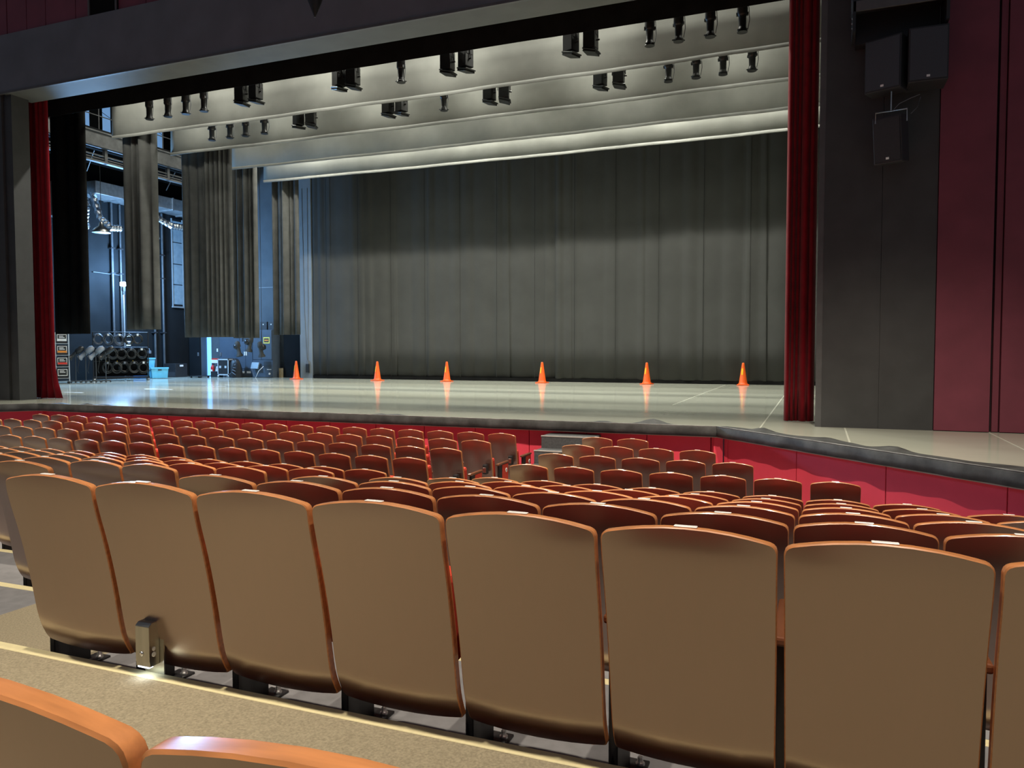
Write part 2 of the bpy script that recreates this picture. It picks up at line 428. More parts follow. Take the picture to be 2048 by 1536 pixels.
# ------------------------------------------------------------------ curtains
def drape(name, m, x0, x1, z0, z1, y, amp, folds, seed, label, cat, nv=10, grow=0.25, flare=0.0, shift=0.0, parent=None, sharp=1.0, cinch=None, hump=0.0):
    rnd = random.Random(seed)
    W = x1 - x0
    # irregular fold positions
    cuts = [0.0]
    for i in range(folds):
        cuts.append(cuts[-1] + rnd.uniform(0.45, 1.55))
    cuts = [c / cuts[-1] for c in cuts]
    amps = [amp * rnd.uniform(0.45, 1.25) for _ in range(folds)]
    nu = folds * 9
    us = []
    for i in range(folds):
        for k in range(9):
            us.append((cuts[i] + (cuts[i + 1] - cuts[i]) * k / 9, i, k / 9))
    us.append((1.0, folds - 1, 1.0))
    wob = [rnd.uniform(-1, 1) for _ in range(folds + 1)]
    vs = []
    for j in range(nv + 1):
        v = j / nv                      # 0 bottom, 1 top
        g = 1 + grow * (1 - v)
        sc_ = 1.0
        if cinch:
            sc_ = 1 + cinch * max(0.0, 1 - v / 0.09) ** 1.5
        for (u, i, t) in us:
            sg = sin(pi * t)
            off = -amps[i] * g * (abs(sg) ** sharp) + 0.25 * amp * sin(6.28 * u * 1.7 + seed)
            xx = x0 + W * (0.5 + (u - 0.5) * sc_) + shift * (1 - v) + 0.012 * W * wob[i] * (1 - v) * sin(pi * t)
            zz = z0 + (z1 - z0) * v + (hump * sin(u * 9 + seed) if j == 0 else 0)
            vs.append((xx, y + off * (1 + 0.8 * (sc_ - 1)), zz))
    n = len(us)
    fs = [(j * n + i, j * n + i + 1, (j + 1) * n + i + 1, (j + 1) * n + i) for j in range(nv) for i in range(n - 1)]
    mb = MB().add(vs, fs, True)
    o = mb.build(name, m, parent)
    sol = o.modifiers.new('thickness', 'SOLIDIFY'); sol.thickness = 0.008
    if label: tag(o, label, cat)
    return o

# borders
BZ = 8.07
for i, (Y, xl, word) in enumerate(((18.85, -21.5, 'nearest to the audience, the highest in view'), (21.2, -21.4, 'second back from the audience'), (23.7, -20.87, 'third back from the audience'), (26.0, -21.3, 'furthest upstage, right before the black backdrop'))):
    b = thing('stage_border', 'grey masking border across the stage, ' + word, 'border', (0, Y, BZ), 0, None)
    ph = i * 1.7
    def fn(u, v, xl=xl, ph=ph):
        x = xl + (3.6 - xl) * u
        z = 5.6 * v
        sag = 0.055 * ((x + 9) / 12.0) ** 2 - 0.03
        return (x + 0.12 * v, 0.022 * sin(x * 1.1 + ph) + 0.012 * sin(x * 3.3 + ph * 2), z + sag * (1 - v))
    MB().grid(fn, 120, 6).build('cloth', M['border'], b).modifiers.new('thickness', 'SOLIDIFY').thickness = 0.008
    def hem(u, v, xl=xl, ph=ph):
        x = xl + (3.6 - xl) * u
        a = 2 * pi * v
        sag = 0.055 * ((x + 9) / 12.0) ** 2 - 0.03
        return (x, 0.022 * sin(x * 1.1 + ph) + 0.012 * sin(x * 3.3 + ph * 2) + 0.012 * sin(a) - 0.004, 0.050 + 0.053 * cos(a) + sag)
    MB().grid(hem, 120, 8).build('hem', M['border_hem'], b)
    tag(MB().tube([(xl, Y + 0.01, BZ + 5.65), (3.6, Y + 0.01, BZ + 5.65)], 0.03).build('border_batten', M['black_steel']), 'black batten pipe carrying the border ' + word, 'batten')
# black teaser right behind the opening
drape('stage_teaser', M['tease_cloth'], -22.5, 3.6, 7.33, 13.5, 14.6, 0.02, 14, 11, 'black teaser cloth hanging behind the top of the stage opening', 'teaser', nv=3, grow=0)
# side masking curtains at the left of the picture
def masking(m, x0, x1, z0, Y, amp, folds, seed, label):
    r = thing('masking_curtain', label, 'curtain', (0, 0, 0))
    drape('cloth', m, x0, x1, z0, 9.66, Y, amp, folds, seed, None, None, sharp=0.8, grow=0.1, parent=r)
    MB().tube([(x0 - 0.2, Y, 9.62), (x1 + 0.4, Y, 9.62)], 0.025).build('pipe', M['black_steel'], r)
    for x in (x0, x1):
        MB().tube([(x, Y, 9.62), (x, Y, 15.6)], 0.008, 5).build('suspension_wire', M['cable'], r)
masking(M['tease_cloth'], -21.3, -19.85, 1.70, 16.5, 0.10, 4, 21, 'black masking curtain next to the red curtain at the left')
masking(M['leg_cloth'], -21.5, -20.08, 1.90, 19.3, 0.22, 5, 22, 'black masking curtain, second from the left, in broad folds')
masking(M['leg_cloth'], -21.35, -19.15, 1.68, 21.7, 0.17, 10, 23, 'widest black masking curtain with many narrow folds, third from the left')
masking(M['leg_cloth'], -21.3, -20.07, 1.69, 24.15, 0.17, 6, 24, 'black masking curtain just right of the widest one')
masking(M['leg_cloth'], -21.25, -19.9, 1.86, 26.5, 0.18, 5, 25, 'black masking curtain beside the pale post')

# black backdrop
bd = thing('backdrop', 'black backdrop curtain closing the rear of the stage', 'backdrop', (0, 0, 0))
drape('cloth', M['back_cloth'], -20.35, -8.9, 0.12, 12.0, 28.0, 0.03, 22, 31, None, None, nv=10, sharp=1.2, parent=bd)
drape('cloth', M['back_cloth'], -9.3, 3.6, 0.12, 12.0, 27.93, 0.03, 24, 32, None, None, nv=10, sharp=1.2, parent=bd)
MB().bb(-20.35, 3.6, 27.90, 28.02, 0.0, 0.13).build('bottom_weight', M['tease_cloth'], bd)
for q in range(13):
    MB().bb(-19.6 + q * 1.58 - 0.005, -19.6 + q * 1.58 + 0.005, 27.875, 27.89, 0.13, 8.5).build('seam', M['seam'], bd)

# red main curtain, gathered at both sides
drape('main_curtain', M['red_velvet'], -0.52, -0.06, 0.01, 9.4, 13.85, 0.10, 5, 41, 'red velvet main curtain gathered at the right of the stage opening', 'curtain', nv=18, sharp=0.7, grow=0.1)
drape('main_curtain', M['red_velvet'], -18.60, -17.96, 0.01, 9.4, 13.85, 0.11, 7, 42, 'red velvet main curtain gathered at the left of the stage opening', 'curtain', nv=24, sharp=0.7, grow=0.1, cinch=0.7, shift=0.04)

# ------------------------------------------------------------------ hanging lanterns
def profile_spot():
    r = thing('profile_spot', 'x', 'stage light')
    b = MB().lathe([(0.05, 0.80), (0.095, 0.78), (0.108, 0.70), (0.108, 0.36), (0.092, 0.34), (0.080, 0.32), (0.078, 0.11), (0.080, 0.10)], 14)
    b.bb(-0.122, 0.122, -0.03, 0.03, 0.34, 0.40)
    b.build('body', M['fixture'], r)
    f = MB().lathe([(0.080, 0.11), (0.086, 0.085), (0.106, 0.04), (0.108, 0.0)], 14)
    f.bb(-0.10, 0.10, -0.10, 0.10, 0.025, 0.04)
    f.build('gel_frame', M['fixture'], r)
    MB().lathe([(0.085, 0.055), (0.05, 0.075), (0.01, 0.08)], 14).build('lens', M['lens'], r)
    y = MB().tube([(-0.125, 0, 0.58), (-0.125, 0, 0.95), (0.125, 0, 0.95), (0.125, 0, 0.58)], 0.012, 6)
    y.tube([(-0.15, 0, 0.58), (0.15, 0, 0.58)], 0.018, 6)
    y.build('yoke', M['fixture'], r)
    MB().bb(-0.03, 0.03, -0.05, 0.05, 0.95, 1.06).build('clamp', M['black_steel'], r)
    MB().tube([(0.09, 0.02, 0.72), (0.13, 0.03, 0.5), (0.145, 0.03, 0.25), (0.11, 0.02, 0.06)], 0.008, 5).build('lead', M['cable_grey'], r)
    return r
def box_spot():
    r = thing('plano_spot', 'x', 'stage light')
    b = MB().bb(-0.14, 0.14, -0.13, 0.13, 0.12, 0.55)
    b.bb(-0.15, 0.15, -0.10, 0.10, 0.40, 0.60)
    b.build('body', M['fixture'], r, bevel=0.015, seg=2)
    mt = Matrix.Rotation(radians(14), 4, 'Y')
    f = MB().bb(-0.17, 0.17, -0.16, 0.16, 0.07, 0.10, mt).bb(-0.15, 0.15, -0.15, 0.15, 0.02, 0.07, mt)
    f.build('gel_frame', M['fixture'], r, bevel=0.006, seg=1)
    MB().lathe([(0.11, 0.06), (0.06, 0.09), (0.01, 0.10)], 12).build('lens', M['lens'], r)
    y = MB().tube([(-0.17, 0, 0.34), (-0.17, 0, 0.92), (0.17, 0, 0.92), (0.17, 0, 0.34)], 0.013, 6)
    y.tube([(0.13, 0, 0.30), (0.21, 0, 0.30)], 0.02, 6)
    y.build('yoke', M['fixture'], r)
    MB().bb(-0.03, 0.03, -0.05, 0.05, 0.92, 1.03).build('clamp', M['black_steel'], r)
    return r
ORD = ['first', 'second', 'third', 'fourth', 'fifth', 'sixth', 'seventh', 'eighth', 'ninth', 'tenth', 'eleventh', 'twelfth', 'thirteenth', 'fourteenth', 'fifteenth', 'sixteenth', 'seventeenth', 'eighteenth', 'nineteenth', 'twentieth', 'twenty-first', 'twenty-second']
ps, bs = profile_spot(), box_spot()
used = {'p': False, 'b': False}
rows_f = [(16.9, 7.78, [(-17.81, 'p'), (-17.12, 'p'), (-16.47, 'p'), (-15.82, 'p'), (-14.53, 'b'), (-14.05, 'b'), (-11.43, 'b'), (-11.01, 'b'), (-9.63, 'p'), (-8.36, 'b'), (-7.88, 'b'), (-5.27, 'b'), (-4.81, 'b'), (-3.49, 'p'), (-2.87, 'p'), (-2.21, 'p'), (-1.56, 'p')], 'before the front border'),
          (19.7, 7.92, [(-18.14, 'p'), (-17.42, 'p'), (-16.80, 'p'), (-16.07, 'p'), (-14.79, 'b'), (-14.34, 'b'), (-11.66, 'b'), (-11.22, 'b'), (-9.86, 'p'), (-8.47, 'b'), (-8.04, 'b'), (-5.35, 'b'), (-4.86, 'b'), (-3.59, 'p'), (-2.91, 'p'), (-2.26, 'p'), (-1.58, 'p')], 'before the second border')]
for Y, z, items, where in rows_f:
    for i, (x, k) in enumerate(items):
        src = ps if k == 'p' else bs
        o = src if not used[k] else dup(src)
        used[k] = True
        o.location = (x, Y, z)
        o.rotation_euler = (0, 0, random.uniform(-0.5, 0.5))
        nm = 'black tubular spotlight' if k == 'p' else 'black box-shaped spotlight'
        o['label'] = '%s hanging %s, %s of its row from the left' % (nm, where, ORD[i])
        o['group'] = 'spotlights hanging ' + where
    tag(MB().tube([(-21, Y, z + (1.03 if Y < 18 else 1.03)), (3, Y, z + 1.03)], 0.024).build('lighting_batten', M['black_steel']), 'black lighting batten carrying the spotlights ' + where, 'batten')

# ------------------------------------------------------------------ loudspeakers on the right wall
def speaker(name, label, loc, rz, wd, dp, ht, tilt=0.0, group=None):
    r = thing(name, label, 'loudspeaker', loc, rz, group)
    mt = Matrix.Rotation(tilt, 4, 'X')
    MB().bb(-wd / 2, wd / 2, 0, dp, 0, ht, mt).build('cabinet', M['spk'], r, bevel=0.012, seg=2)
    MB().bb(-wd / 2 + 0.02, wd / 2 - 0.02, -0.012, 0.0, 0.03, ht - 0.03, mt).build('grille', M['spk'] if tilt else M['spk_grille'], r)
    MB().bb(-0.022, 0.022, -0.016, -0.012, 0.055, 0.085, mt).build('badge', M['label_white'], r)
    return r
speaker('loudspeaker', 'black loudspeaker facing forward, right of the pair on the wall', (1.37, 12.30, 4.95), 0.0, 0.50, 0.45, 0.76, 0.0)
speaker('loudspeaker', 'black loudspeaker turned towards the stage, left of the pair on the wall', (0.80, 12.42, 4.92), -0.42, 0.50, 0.30, 0.76, 0.0)
speaker('loudspeaker', 'small black loudspeaker hanging below the pair, tilted down', (0.90, 12.50, 3.90), -0.45, 0.40, 0.26, 0.66, 0.14)
br = thing('speaker_bracket', 'thin steel bracket and cable holding the small hanging loudspeaker', 'bracket', (0.92, 12.40, 4.56))
MB().tube([(-0.20, 0.02, -0.10), (-0.20, 0.02, 0.05), (0.20, -0.06, 0.05), (0.20, -0.06, -0.12)], 0.010, 6).build('yoke', M['galv'], br)
MB().tube([(0, 0, 0.05), (0, 0, 0.33)], 0.009, 6).build('rod', M['galv'], br)
MB().tube([(0.02, -0.02, 0.05), (0.10, -0.02, 0.14), (0.24, -0.02, 0.20), (0.36, -0.02, 0.24)], 0.005, 5).build('cable', M['cable_grey'], br)
MB().tube([(0.25, -0.04, -0.02), (0.33, -0.04, 0.06), (0.37, -0.04, 0.20)], 0.005, 5).build('cable', M['cable_grey'], br)
big = thing('speaker_array', 'large dark loudspeaker hung high on the wall above the pair', 'loudspeaker', (1.0, 12.35, 6.02))
MB().bb(-0.62, 0.62, -0.10, 0.50, 0.14, 1.1).build('cabinet', M['spk'], big, bevel=0.01, seg=1)
MB().bb(-0.60, 0.60, -0.13, -0.10, 0.0, 0.14).build('frame_bar', M['wall_trim'], big)
for x in (-0.61, 0.57):
    MB().bb(x, x + 0.04, -0.13, 0.45, -0.28, 0.14).build('side_plate', M['black_steel'], big)
MB().bb(-0.55, 0.55, 0.35, 0.58, -0.30, 0.14).build('wall_mount', M['black_steel'], big)
for z in (-0.22, -0.15, -0.08):
    MB().bb(-0.625, -0.61, -0.06, -0.04, z, z + 0.02).build('bolt', M['galv'], big)
hg = thing('hanging_microphone', 'black pointed fixture hanging before the header at top centre', 'fixture', (-8.33, 11.6, 7.07))
MB().lathe([(0.01, 0.0), (0.06, 0.12), (0.14, 0.32), (0.17, 0.6), (0.10, 0.9)], 10).build('body', M['fixture'], hg)
MB().tube([(0, 0, 0.9), (0, 0, 3.9)], 0.012, 6).build('cable', M['cable'], hg)

# ------------------------------------------------------------------ traffic cones
cone0 = None
for i, (x, y) in enumerate(((-20.36, 26.75), (-16.30, 26.55), (-13.32, 26.75), (-9.42, 26.75), (-5.60, 27.0), (-2.36, 27.3))):
    lab = 'orange traffic cone with a yellow stripe, ' + ['the one by the pale post, furthest left', 'second from the left', 'third from the left', 'third from the right', 'second from the right', 'the one nearest the red curtain at the right'][i]
    if cone0 is None:
        cone0 = o = thing('traffic_cone', lab, 'traffic cone')
        MB().bb(-0.20, 0.20, -0.20, 0.20, 0.0, 0.035).build('base', M['cone'], o, bevel=0.012, seg=2)
        MB().lathe([(0.165, 0.03), (0.16, 0.06), (0.145, 0.07), (0.135, 0.09), (0.045, 0.72), (0.040, 0.755), (0.025, 0.77)], 20).build('body', M['cone'], o)
        k = (0.135 - 0.045) / 0.63
        def st_(u, v):
            z = 0.36 + 0.22 * v
            r = 0.135 - (z - 0.09) * k + 0.003
            a = -pi / 2 - 0.35 + (u - 0.5) * 0.055 / r
            return (r * cos(a), r * sin(a), z)
        MB().grid(st_, 5, 3).build('stripe', M['cone_tape'], o)
    else:
        o = dup(cone0); o['label'] = lab
    o.location = (x, y, 0.0)
    o.rotation_euler = (0, 0, random.uniform(-0.25, 0.25))
    o['group'] = 'traffic cones along the rear of the stage'

# white strips painted in place of light reflections on the stage floor
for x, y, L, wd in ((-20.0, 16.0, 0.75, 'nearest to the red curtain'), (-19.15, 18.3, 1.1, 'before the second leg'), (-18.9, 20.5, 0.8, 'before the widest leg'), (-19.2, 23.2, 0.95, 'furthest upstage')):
    t = thing('reflection_streak', 'short white painted light reflection on the stage floor, ' + wd, 'tape', (x, y, 0))
    MB().bb(-L / 2, -0.04, -0.05, 0.05, 0, 0.002).build('streak_strip', M['reflection_white'], t)
    MB().bb(0.04, L / 2, -0.05, 0.05, 0, 0.002).build('streak_strip', M['reflection_white'], t)

# ------------------------------------------------------------------ wing at the left
WX, WY = -27.85, 28.55
struct('wall_wing_left', MB().bb(WX - 0.3, WX, 13.5, WY + 0.4, 0, 16), M['wing_wall'])
wb = struct('wall_wing_rear', MB().bb(WX, -27.15, WY, WY + 0.3, 0, 16).bb(-26.55, -20.6, WY, WY + 0.3, 0, 16).bb(-27.15, -26.55, WY, WY + 0.3, 2.1, 16), M['wing_back'])
ntrim += 1
struct('trim_%d' % ntrim, MB().bb(-26.5, -20.6, WY - 0.012, WY, 4.05, 4.08), M['post_paint'])
# lit corridor behind the open door
cor = struct('wall_corridor', MB().bb(-27.3, -27.2, WY + 0.3, WY + 2.0, 0, 2.3).bb(-26.5, -26.4, WY + 0.3, WY + 2.0, 0, 2.3).bb(-27.3, -26.4, WY + 0.3, WY + 2.0, 2.3, 2.4), M['post_paint'])
struct('floor_corridor', MB().bb(-27.3, -26.4, WY, WY + 2.0, -0.1, 0.0), M['stage_floor'])
struct('window_1', MB().bb(-27.19, -26.51, WY + 0.40, WY + 0.44, 0.02, 2.3), M['corridor'])
d1 = struct('door_1', MB().bb(-27.80, -27.16, WY - 0.10, WY - 0.05, 0.01, 2.1), M['wing_wall'], bevel=0.004, seg=1)
MB().bb(-27.26, -27.20, WY - 0.15, WY - 0.10, 0.95, 1.12).build('door_handle', M['galv'], d1)
d2 = struct('door_2', MB().bb(-26.0, -24.68, WY - 0.05, WY - 0.002, 0.01, 2.05), M['cab'], bevel=0.004, seg=1)
MB().bb(-25.96, -25.90, WY - 0.10, WY - 0.05, 0.95, 1.12).build('door_handle', M['galv'], d2)
tag(MB().bb(-26.22, -26.15, WY - 0.02, WY, 1.15, 1.30).build('switch_plate', M['label_white']), 'small pale switch plate beside the lit doorway', 'switch')
# pale post at the edge of the backdrop
pp = struct('wall_pale_post', MB().bb(-21.05, -20.42, 27.95, 28.6, 0.0, 12), M['post_paint'])
MB().tube([(-20.86, 27.94, 8.2), (-20.80, 27.94, 3.0), (-20.68, 27.94, 0.72)], 0.010, 5).build('cable', M['cable_grey'], pp)
MB().tube([(-20.58, 27.94, 8.2), (-20.60, 27.94, 3.0), (-20.64, 27.94, 0.72)], 0.010, 5).build('cable', M['cable_grey'], pp)
MB().bb(-20.72, -20.57, 27.88, 27.95, 0.25, 0.62).build('socket_box', M['case_black'], pp)
MB().bb(-20.70, -20.59, 27.88, 27.95, 0.62, 0.76).build('socket_plug', M['cable_grey'], pp)

# work lamp on a stand: the blue-white lamp of the wing
wl_ = thing('work_lamp', 'lit blue-white work lamp on a tall pale pole behind the cable rack', 'lamp', (-26.92, 24.0, 0))
MB().tube([(0, 0, 0), (0, 0, 3.62)], 0.034, 10).build('pole', M['post_paint'], wl_)
MB().tube([(0, 0, 3.55), (0, 0, 3.70)], 0.05, 10).build('collar', M['black_steel'], wl_)
for k in range(3):
    a = k * 2.094
    MB().tube([(0, 0, 0.35), (0.35 * cos(a), 0.35 * sin(a), 0.02)], 0.015, 6).build('leg', M['black_steel'], wl_)
MB().bb(-0.05, 0.05, -0.05, 0.05, 3.68, 3.88).build('lamp_body', M['black_steel'], wl_)
MB().lathe([(0.03, 3.88), (0.12, 3.90), (0.13, 3.97), (0.12, 4.05), (0.03, 4.07)], 14).build('lamp_head', M['lamp_glass'], wl_)
light('wing_lamp_light', 'SPOT', (-26.80, 23.84, 3.98), 5500, BLUE, rot=(radians(97), 0, radians(-136)), spot_size=radians(110), spot_blend=0.5, shadow_soft_size=0.60)
light('wing_lamp_spill', 'POINT', (-26.3, 24.0, 4.25), 2100, BLUE, shadow_soft_size=0.45)
light('corridor_light', 'AREA', (-26.85, WY + 1.2, 2.2), 60, BLUE, shape='RECTANGLE', size=0.5, size_y=1.0)

# gallery along the wing wall
gal = struct('wall_gallery', MB().bb(WX, -24.0, 15, WY, 9.02, 9.12), M['wing_wall'])
MB().bb(-24.06, -24.0, 15, WY, 8.52, 9.0).build('beam_web', M['gal_steel'], gal)
MB().bb(-24.16, -23.92, 15, WY, 8.48, 8.53).build('beam_flange', M['gal_steel'], gal)
MB().bb(-24.16, -23.92, 15, WY, 8.98, 9.03).build('beam_flange', M['gal_steel'], gal)
for z in (8.24, 8.13):
    MB().tube([(-24.2, 15, z), (-24.2, WY, z)], 0.03, 8).build('pipe', M['gal_steel'], gal)
MB().bb(-24.3, -24.1, 15, WY, 7.98, 8.05).build('cable_tray', M['gal_steel'], gal)
for i in range(9):
    y = 16.2 + i * 1.45
    MB().tube([(-24.05, y, 9.0), (-24.05, y, 10.15)], 0.02, 6).build('rail_post', M['gal_steel'], gal)
    MB().bb(-24.26, -24.14, y + 0.3, y + 0.42, 7.98, 8.52).build('hanger', M['gal_steel'], gal)
for z in (9.6, 10.15):
    MB().tube([(-24.05, 15, z), (-24.05, WY, z)], 0.018, 6).build('rail', M['gal_steel'], gal)
for i in range(7):
    y = 17 + i * 1.9
    MB().tube([(-24.6, y, 8.5), (-25.6, y + 0.5, 7.95)], 0.02, 6).build('strut', M['gal_steel'], gal)
for i, z in enumerate((9.0, 8.95, 8.9, 8.85)):
    MB().bb(-25.4 - 0.5 * i, -25.2 - 0.5 * i, 15, WY, z - 0.25, z - 0.1).build('ceiling_beam', M['wing_wall'], gal)
# lit windows above the gallery
for i, (y0, y1, z0, z1) in enumerate(((22.95, 23.33, 10.3, 12.0), (23.92, 24.35, 10.2, 12.0), (25.95, 26.30, 10.2, 12.0), (26.75, 27.15, 10.2, 12.0))):
    wv = struct('window_%d' % (i + 2), MB().bb(WX - 0.02, WX + 0.02, y0, y1, z0, z1), M['window_lit'])
    for yy in (y0 - 0.05, y1):
        MB().bb(WX, WX + 0.06, yy, yy + 0.05, z0 - 0.05, z1).build('window_frame', M['wing_wall'], wv)
    MB().tube([(WX + 0.05, y0, z0 + 0.9), (WX + 0.05, y1, z0 + 0.75)], 0.012, 5).build('wire', M['cable'], wv)

# air duct and loose flexible ducts
dk = tag(MB().bb(WX + 0.01, -26.7, 22.6, WY - 0.01, 7.45, 7.95).build('air_duct', M['galv'], bevel=0.01, seg=1), 'long pale air duct high along the wing wall', 'duct')
for y in (23.9, 25.2, 26.5, 27.8):
    MB().bb(WX + 0.01, -26.66, y, y + 0.06, 7.41, 7.97).build('duct_joint', M['galv'], dk)
dk2 = tag(MB().bb(WX + 0.01, -26.9, 21.2, 22.3, 6.4, 7.7).build('duct_box', M['galv'], bevel=0.01, seg=1), 'grey duct box beside the black leg, above the followspots', 'duct')
def flex(name, pts, r, label):
    P = []; R_ = []
    for a, b in zip(pts[:-1], pts[1:]):
        for k in range(8):
            t = k / 8
            P.append(tuple(a[i] + (b[i] - a[i]) * t for i in range(3)))
            R_.append(r * (1.0 if len(P) % 2 else 0.82))
    return tag(MB().tube(P, R_, 10, smooth=False).build(name, M['foil']), label, 'duct')
flex('flexible_duct', [(-26.95, 21.7, 7.5), (-26.4, 21.75, 7.3), (-26.3, 21.8, 6.8), (-26.5, 21.9, 6.3), (-26.8, 22.2, 6.0)], 0.16, 'crumpled silver flexible duct beside the black leg')
flex('flexible_duct', [(-27.0, 22.7, 7.5), (-26.7, 22.75, 6.5), (-26.3, 22.95, 6.1), (-26.2, 23.4, 6.14)], 0.14, 'silver flexible duct hanging left of the second leg')
flex('flexible_duct', [(-27.0, 25.3, 7.5), (-26.4, 25.3, 6.9), (-26.1, 25.8, 6.6), (-26.1, 26.4, 6.62), (-26.1, 26.9, 6.5)], 0.15, 'silver flexible duct hanging left of the widest leg')
for i, (x, y, z) in enumerate(((-25.75, 22.0, 5.75), (-25.75, 24.4, 5.85))):
    k = thing('pendant_shade', ['round steel pendant shade left of the second leg', 'round steel pendant shade right of the second leg'][i], 'lamp', (x, y, z))
    MB().lathe([(0.33, 0.0), (0.34, 0.02), (0.26, 0.14), (0.10, 0.26), (0.06, 0.40)], 18).build('shade', M['steel'], k)
    MB().tube([(0, 0, 0.4), (0, 0, 9.03 - z)], 0.012, 6).build('cord', M['cable'], k)

# vertical pipes on the wing wall
for i, (y, z0, z1, r) in enumerate(((24.18, 1.8, 7.4, 0.05), (24.60, 1.8, 7.4, 0.04), (26.36, 0.0, 7.4, 0.05), (26.86, 0.0, 7.4, 0.05), (20.6, 0, 7.4, 0.05))):
    p = thing('wall_pipe', 'vertical pipe on the wing wall, ' + ['left one of the pair behind the lamp', 'right one of the pair behind the lamp', 'left one of the pair above the blue crates', 'right one of the pair above the blue crates', 'the one seen beside the red curtain'][i], 'pipe', (WX + 0.14, y, 0))
    MB().tube([(0, 0, z0), (0, 0, z1)], r, 8).build('pipe', M['pipe_dark'], p)
    for z in (2.0, 4.45, 5.5):
        MB().bb(-0.14, 0.06, -0.10, 0.10, z, z + 0.05).build('clip', M['black_steel'], p)
tag(MB().tube([(WX + 0.06, 23.3, 4.45), (WX + 0.06, 24.6, 4.43)], 0.02, 6).build('wall_conduit', M['pipe_dark']), 'thin horizontal conduit on the wing wall left of the lamp', 'conduit')
# framed panel with panes
fp = struct('window_6', MB().bb(WX, WX + 0.05, 27.42, 28.32, 3.25, 7.3), M['wing_wall'])
for a, b in ((3.36, 4.25), (4.29, 5.2), (5.24, 6.2), (6.24, 7.2)):
    MB().bb(WX + 0.05, WX + 0.07, 27.52, 28.10, a, b).build('pane', M['panel_glass'], fp)
MB().bb(WX + 0.05, WX + 0.12, 28.24, 28.32, 3.2, 7.3).build('window_frame', M['post_paint'], fp)
MB().bb(WX + 0.05, WX + 0.12, 27.44, 28.32, 3.2, 3.27).build('window_frame', M['post_paint'], fp)
MB().bb(WX + 0.05, WX + 0.10, 27.47, 27.51, 3.27, 7.3).build('window_frame', M['post_paint'], fp)
MB().bb(WX + 0.05, WX + 0.10, 28.11, 28.15, 3.27, 7.3).build('window_frame', M['post_paint'], fp)

# the racks and lanterns stand along the wing wall, turned towards the stage
FACE = radians(50)
def along(cx, cy, d, back=0.0):
    return (cx + cos(FACE) * d - sin(FACE) * back, cy + sin(FACE) * d + cos(FACE) * back)
RKX, RKY = -26.2, 20.3
rk = thing('box_rack', 'pale steel rack of labelled black boxes beside the red curtain', 'rack', (RKX, RKY, 0), FACE)
for x in (-0.42, 0.0, 0.42):
    for y in (-0.25, 0.25):
        MB().tube([(x, y, 0.06), (x, y, 1.88)], 0.014, 6).build('post', M['alu'], rk)
for z in (0.20, 0.62, 1.05, 1.48, 1.87):
    MB().bb(-0.43, 0.43, -0.26, 0.26, z - 0.018, z).build('shelf', M['alu'], rk)
for x in (-0.40, 0.40):
    MB().lathe([(0.02, 0), (0.05, 0.01), (0.05, 0.07), (0.02, 0.08)], 8, (x, -0.23, 0)).build('castor', M['case_black'], rk)
for c, x in enumerate((-0.21, 0.21)):
    for i, z in enumerate((0.20, 0.62, 1.05, 1.48)):
        px_, py_ = along(RKX, RKY, x)
        b = thing('equipment_box', 'black equipment box in the pale rack, %s column, %s shelf from the floor' % (('left', 'right')[c], ORD[i]), 'box', (px_, py_, z), FACE, 'boxes in the pale rack')
        MB().bb(-0.185, 0.185, -0.24, 0.22, 0.0, 0.36).build('box', M['case_black'], b, bevel=0.01, seg=1)
        k = MB().bb(-0.155, 0.155, -0.25, -0.24, 0.08, 0.33).build('label_card', M['label_white'], b)
        MB().bb(-0.135, 0.135, -0.254, -0.25, 0.16 if i in (1, 2) else (0.11 if i == 0 else 0.17), 0.31).build('label_print', M['ink'], k)
        if i in (1, 2):
            MB().bb(-0.148, 0.148, -0.256, -0.25, 0.085, 0.155).build('label_band', M['red_label' if i == 1 else 'orange_label'], k)
        for q in range(2):
            MB().bb(-0.09, 0.09 - 0.04 * q, -0.258, -0.254, 0.20 + 0.05 * q, 0.225 + 0.05 * q).build('label_line', M['label_white'], k)

# lanterns on stands
for i, (x, y, m) in enumerate(((-25.95, 20.90, 'fixture'), (-25.74, 21.16, 'lantern_grey'), (-25.52, 21.42, 'lantern_grey'), (-25.34, 21.70, 'fixture'))):
    p = thing('spotlight_on_stand', 'tilted %s spotlight on a stand, %s of four beside the cable rack' % ('black' if m == 'fixture' else 'grey', ('leftmost', 'second from left', 'third from left', 'rightmost')[i]), 'stage light', (x, y, 0), FACE, 'spotlights on stands in the wing')
    MB().tube([(0, 0, 0.05), (0, 0, 1.05)], 0.018, 8).build('stand_pole', M['pipe_dark'], p)
    b = MB().bb(-0.16, 0.16, -0.025, 0.025, 0.05, 0.09).bb(-0.025, 0.025, -0.16, 0.16, 0.05, 0.09)
    for q, w_ in ((-0.15, 0), (0.15, 0), (0, -0.15), (0, 0.15)):
        b.lathe([(0.015, 0), (0.03, 0.005), (0.03, 0.05)], 6, (q, w_, 0))
    b.build('stand_base', M['pipe_dark'], p)
    mt = Matrix.Translation((0.05, 0, 1.15)) @ Matrix.Rotation(radians(48), 4, 'Y')
    MB().lathe([(0.105, -0.36), (0.11, -0.30), (0.075, -0.26), (0.075, -0.02), (0.11, 0.0), (0.115, 0.22), (0.06, 0.30)], 12, mtx=mt).build('lantern_body', M[m], p)
    MB().tube([(0, -0.12, 1.15), (0, -0.12, 1.02), (0, 0.12, 1.02), (0, 0.12, 1.15)], 0.012, 6).build('yoke', M['pipe_dark'], p)
    MB().tube([(0.1, -0.1, 1.1), (0.12, -0.13, 0.8), (0.06, -0.14, 0.45), (0.1, -0.1, 0.35)], 0.010, 5).build('lead', M['cable'], p)

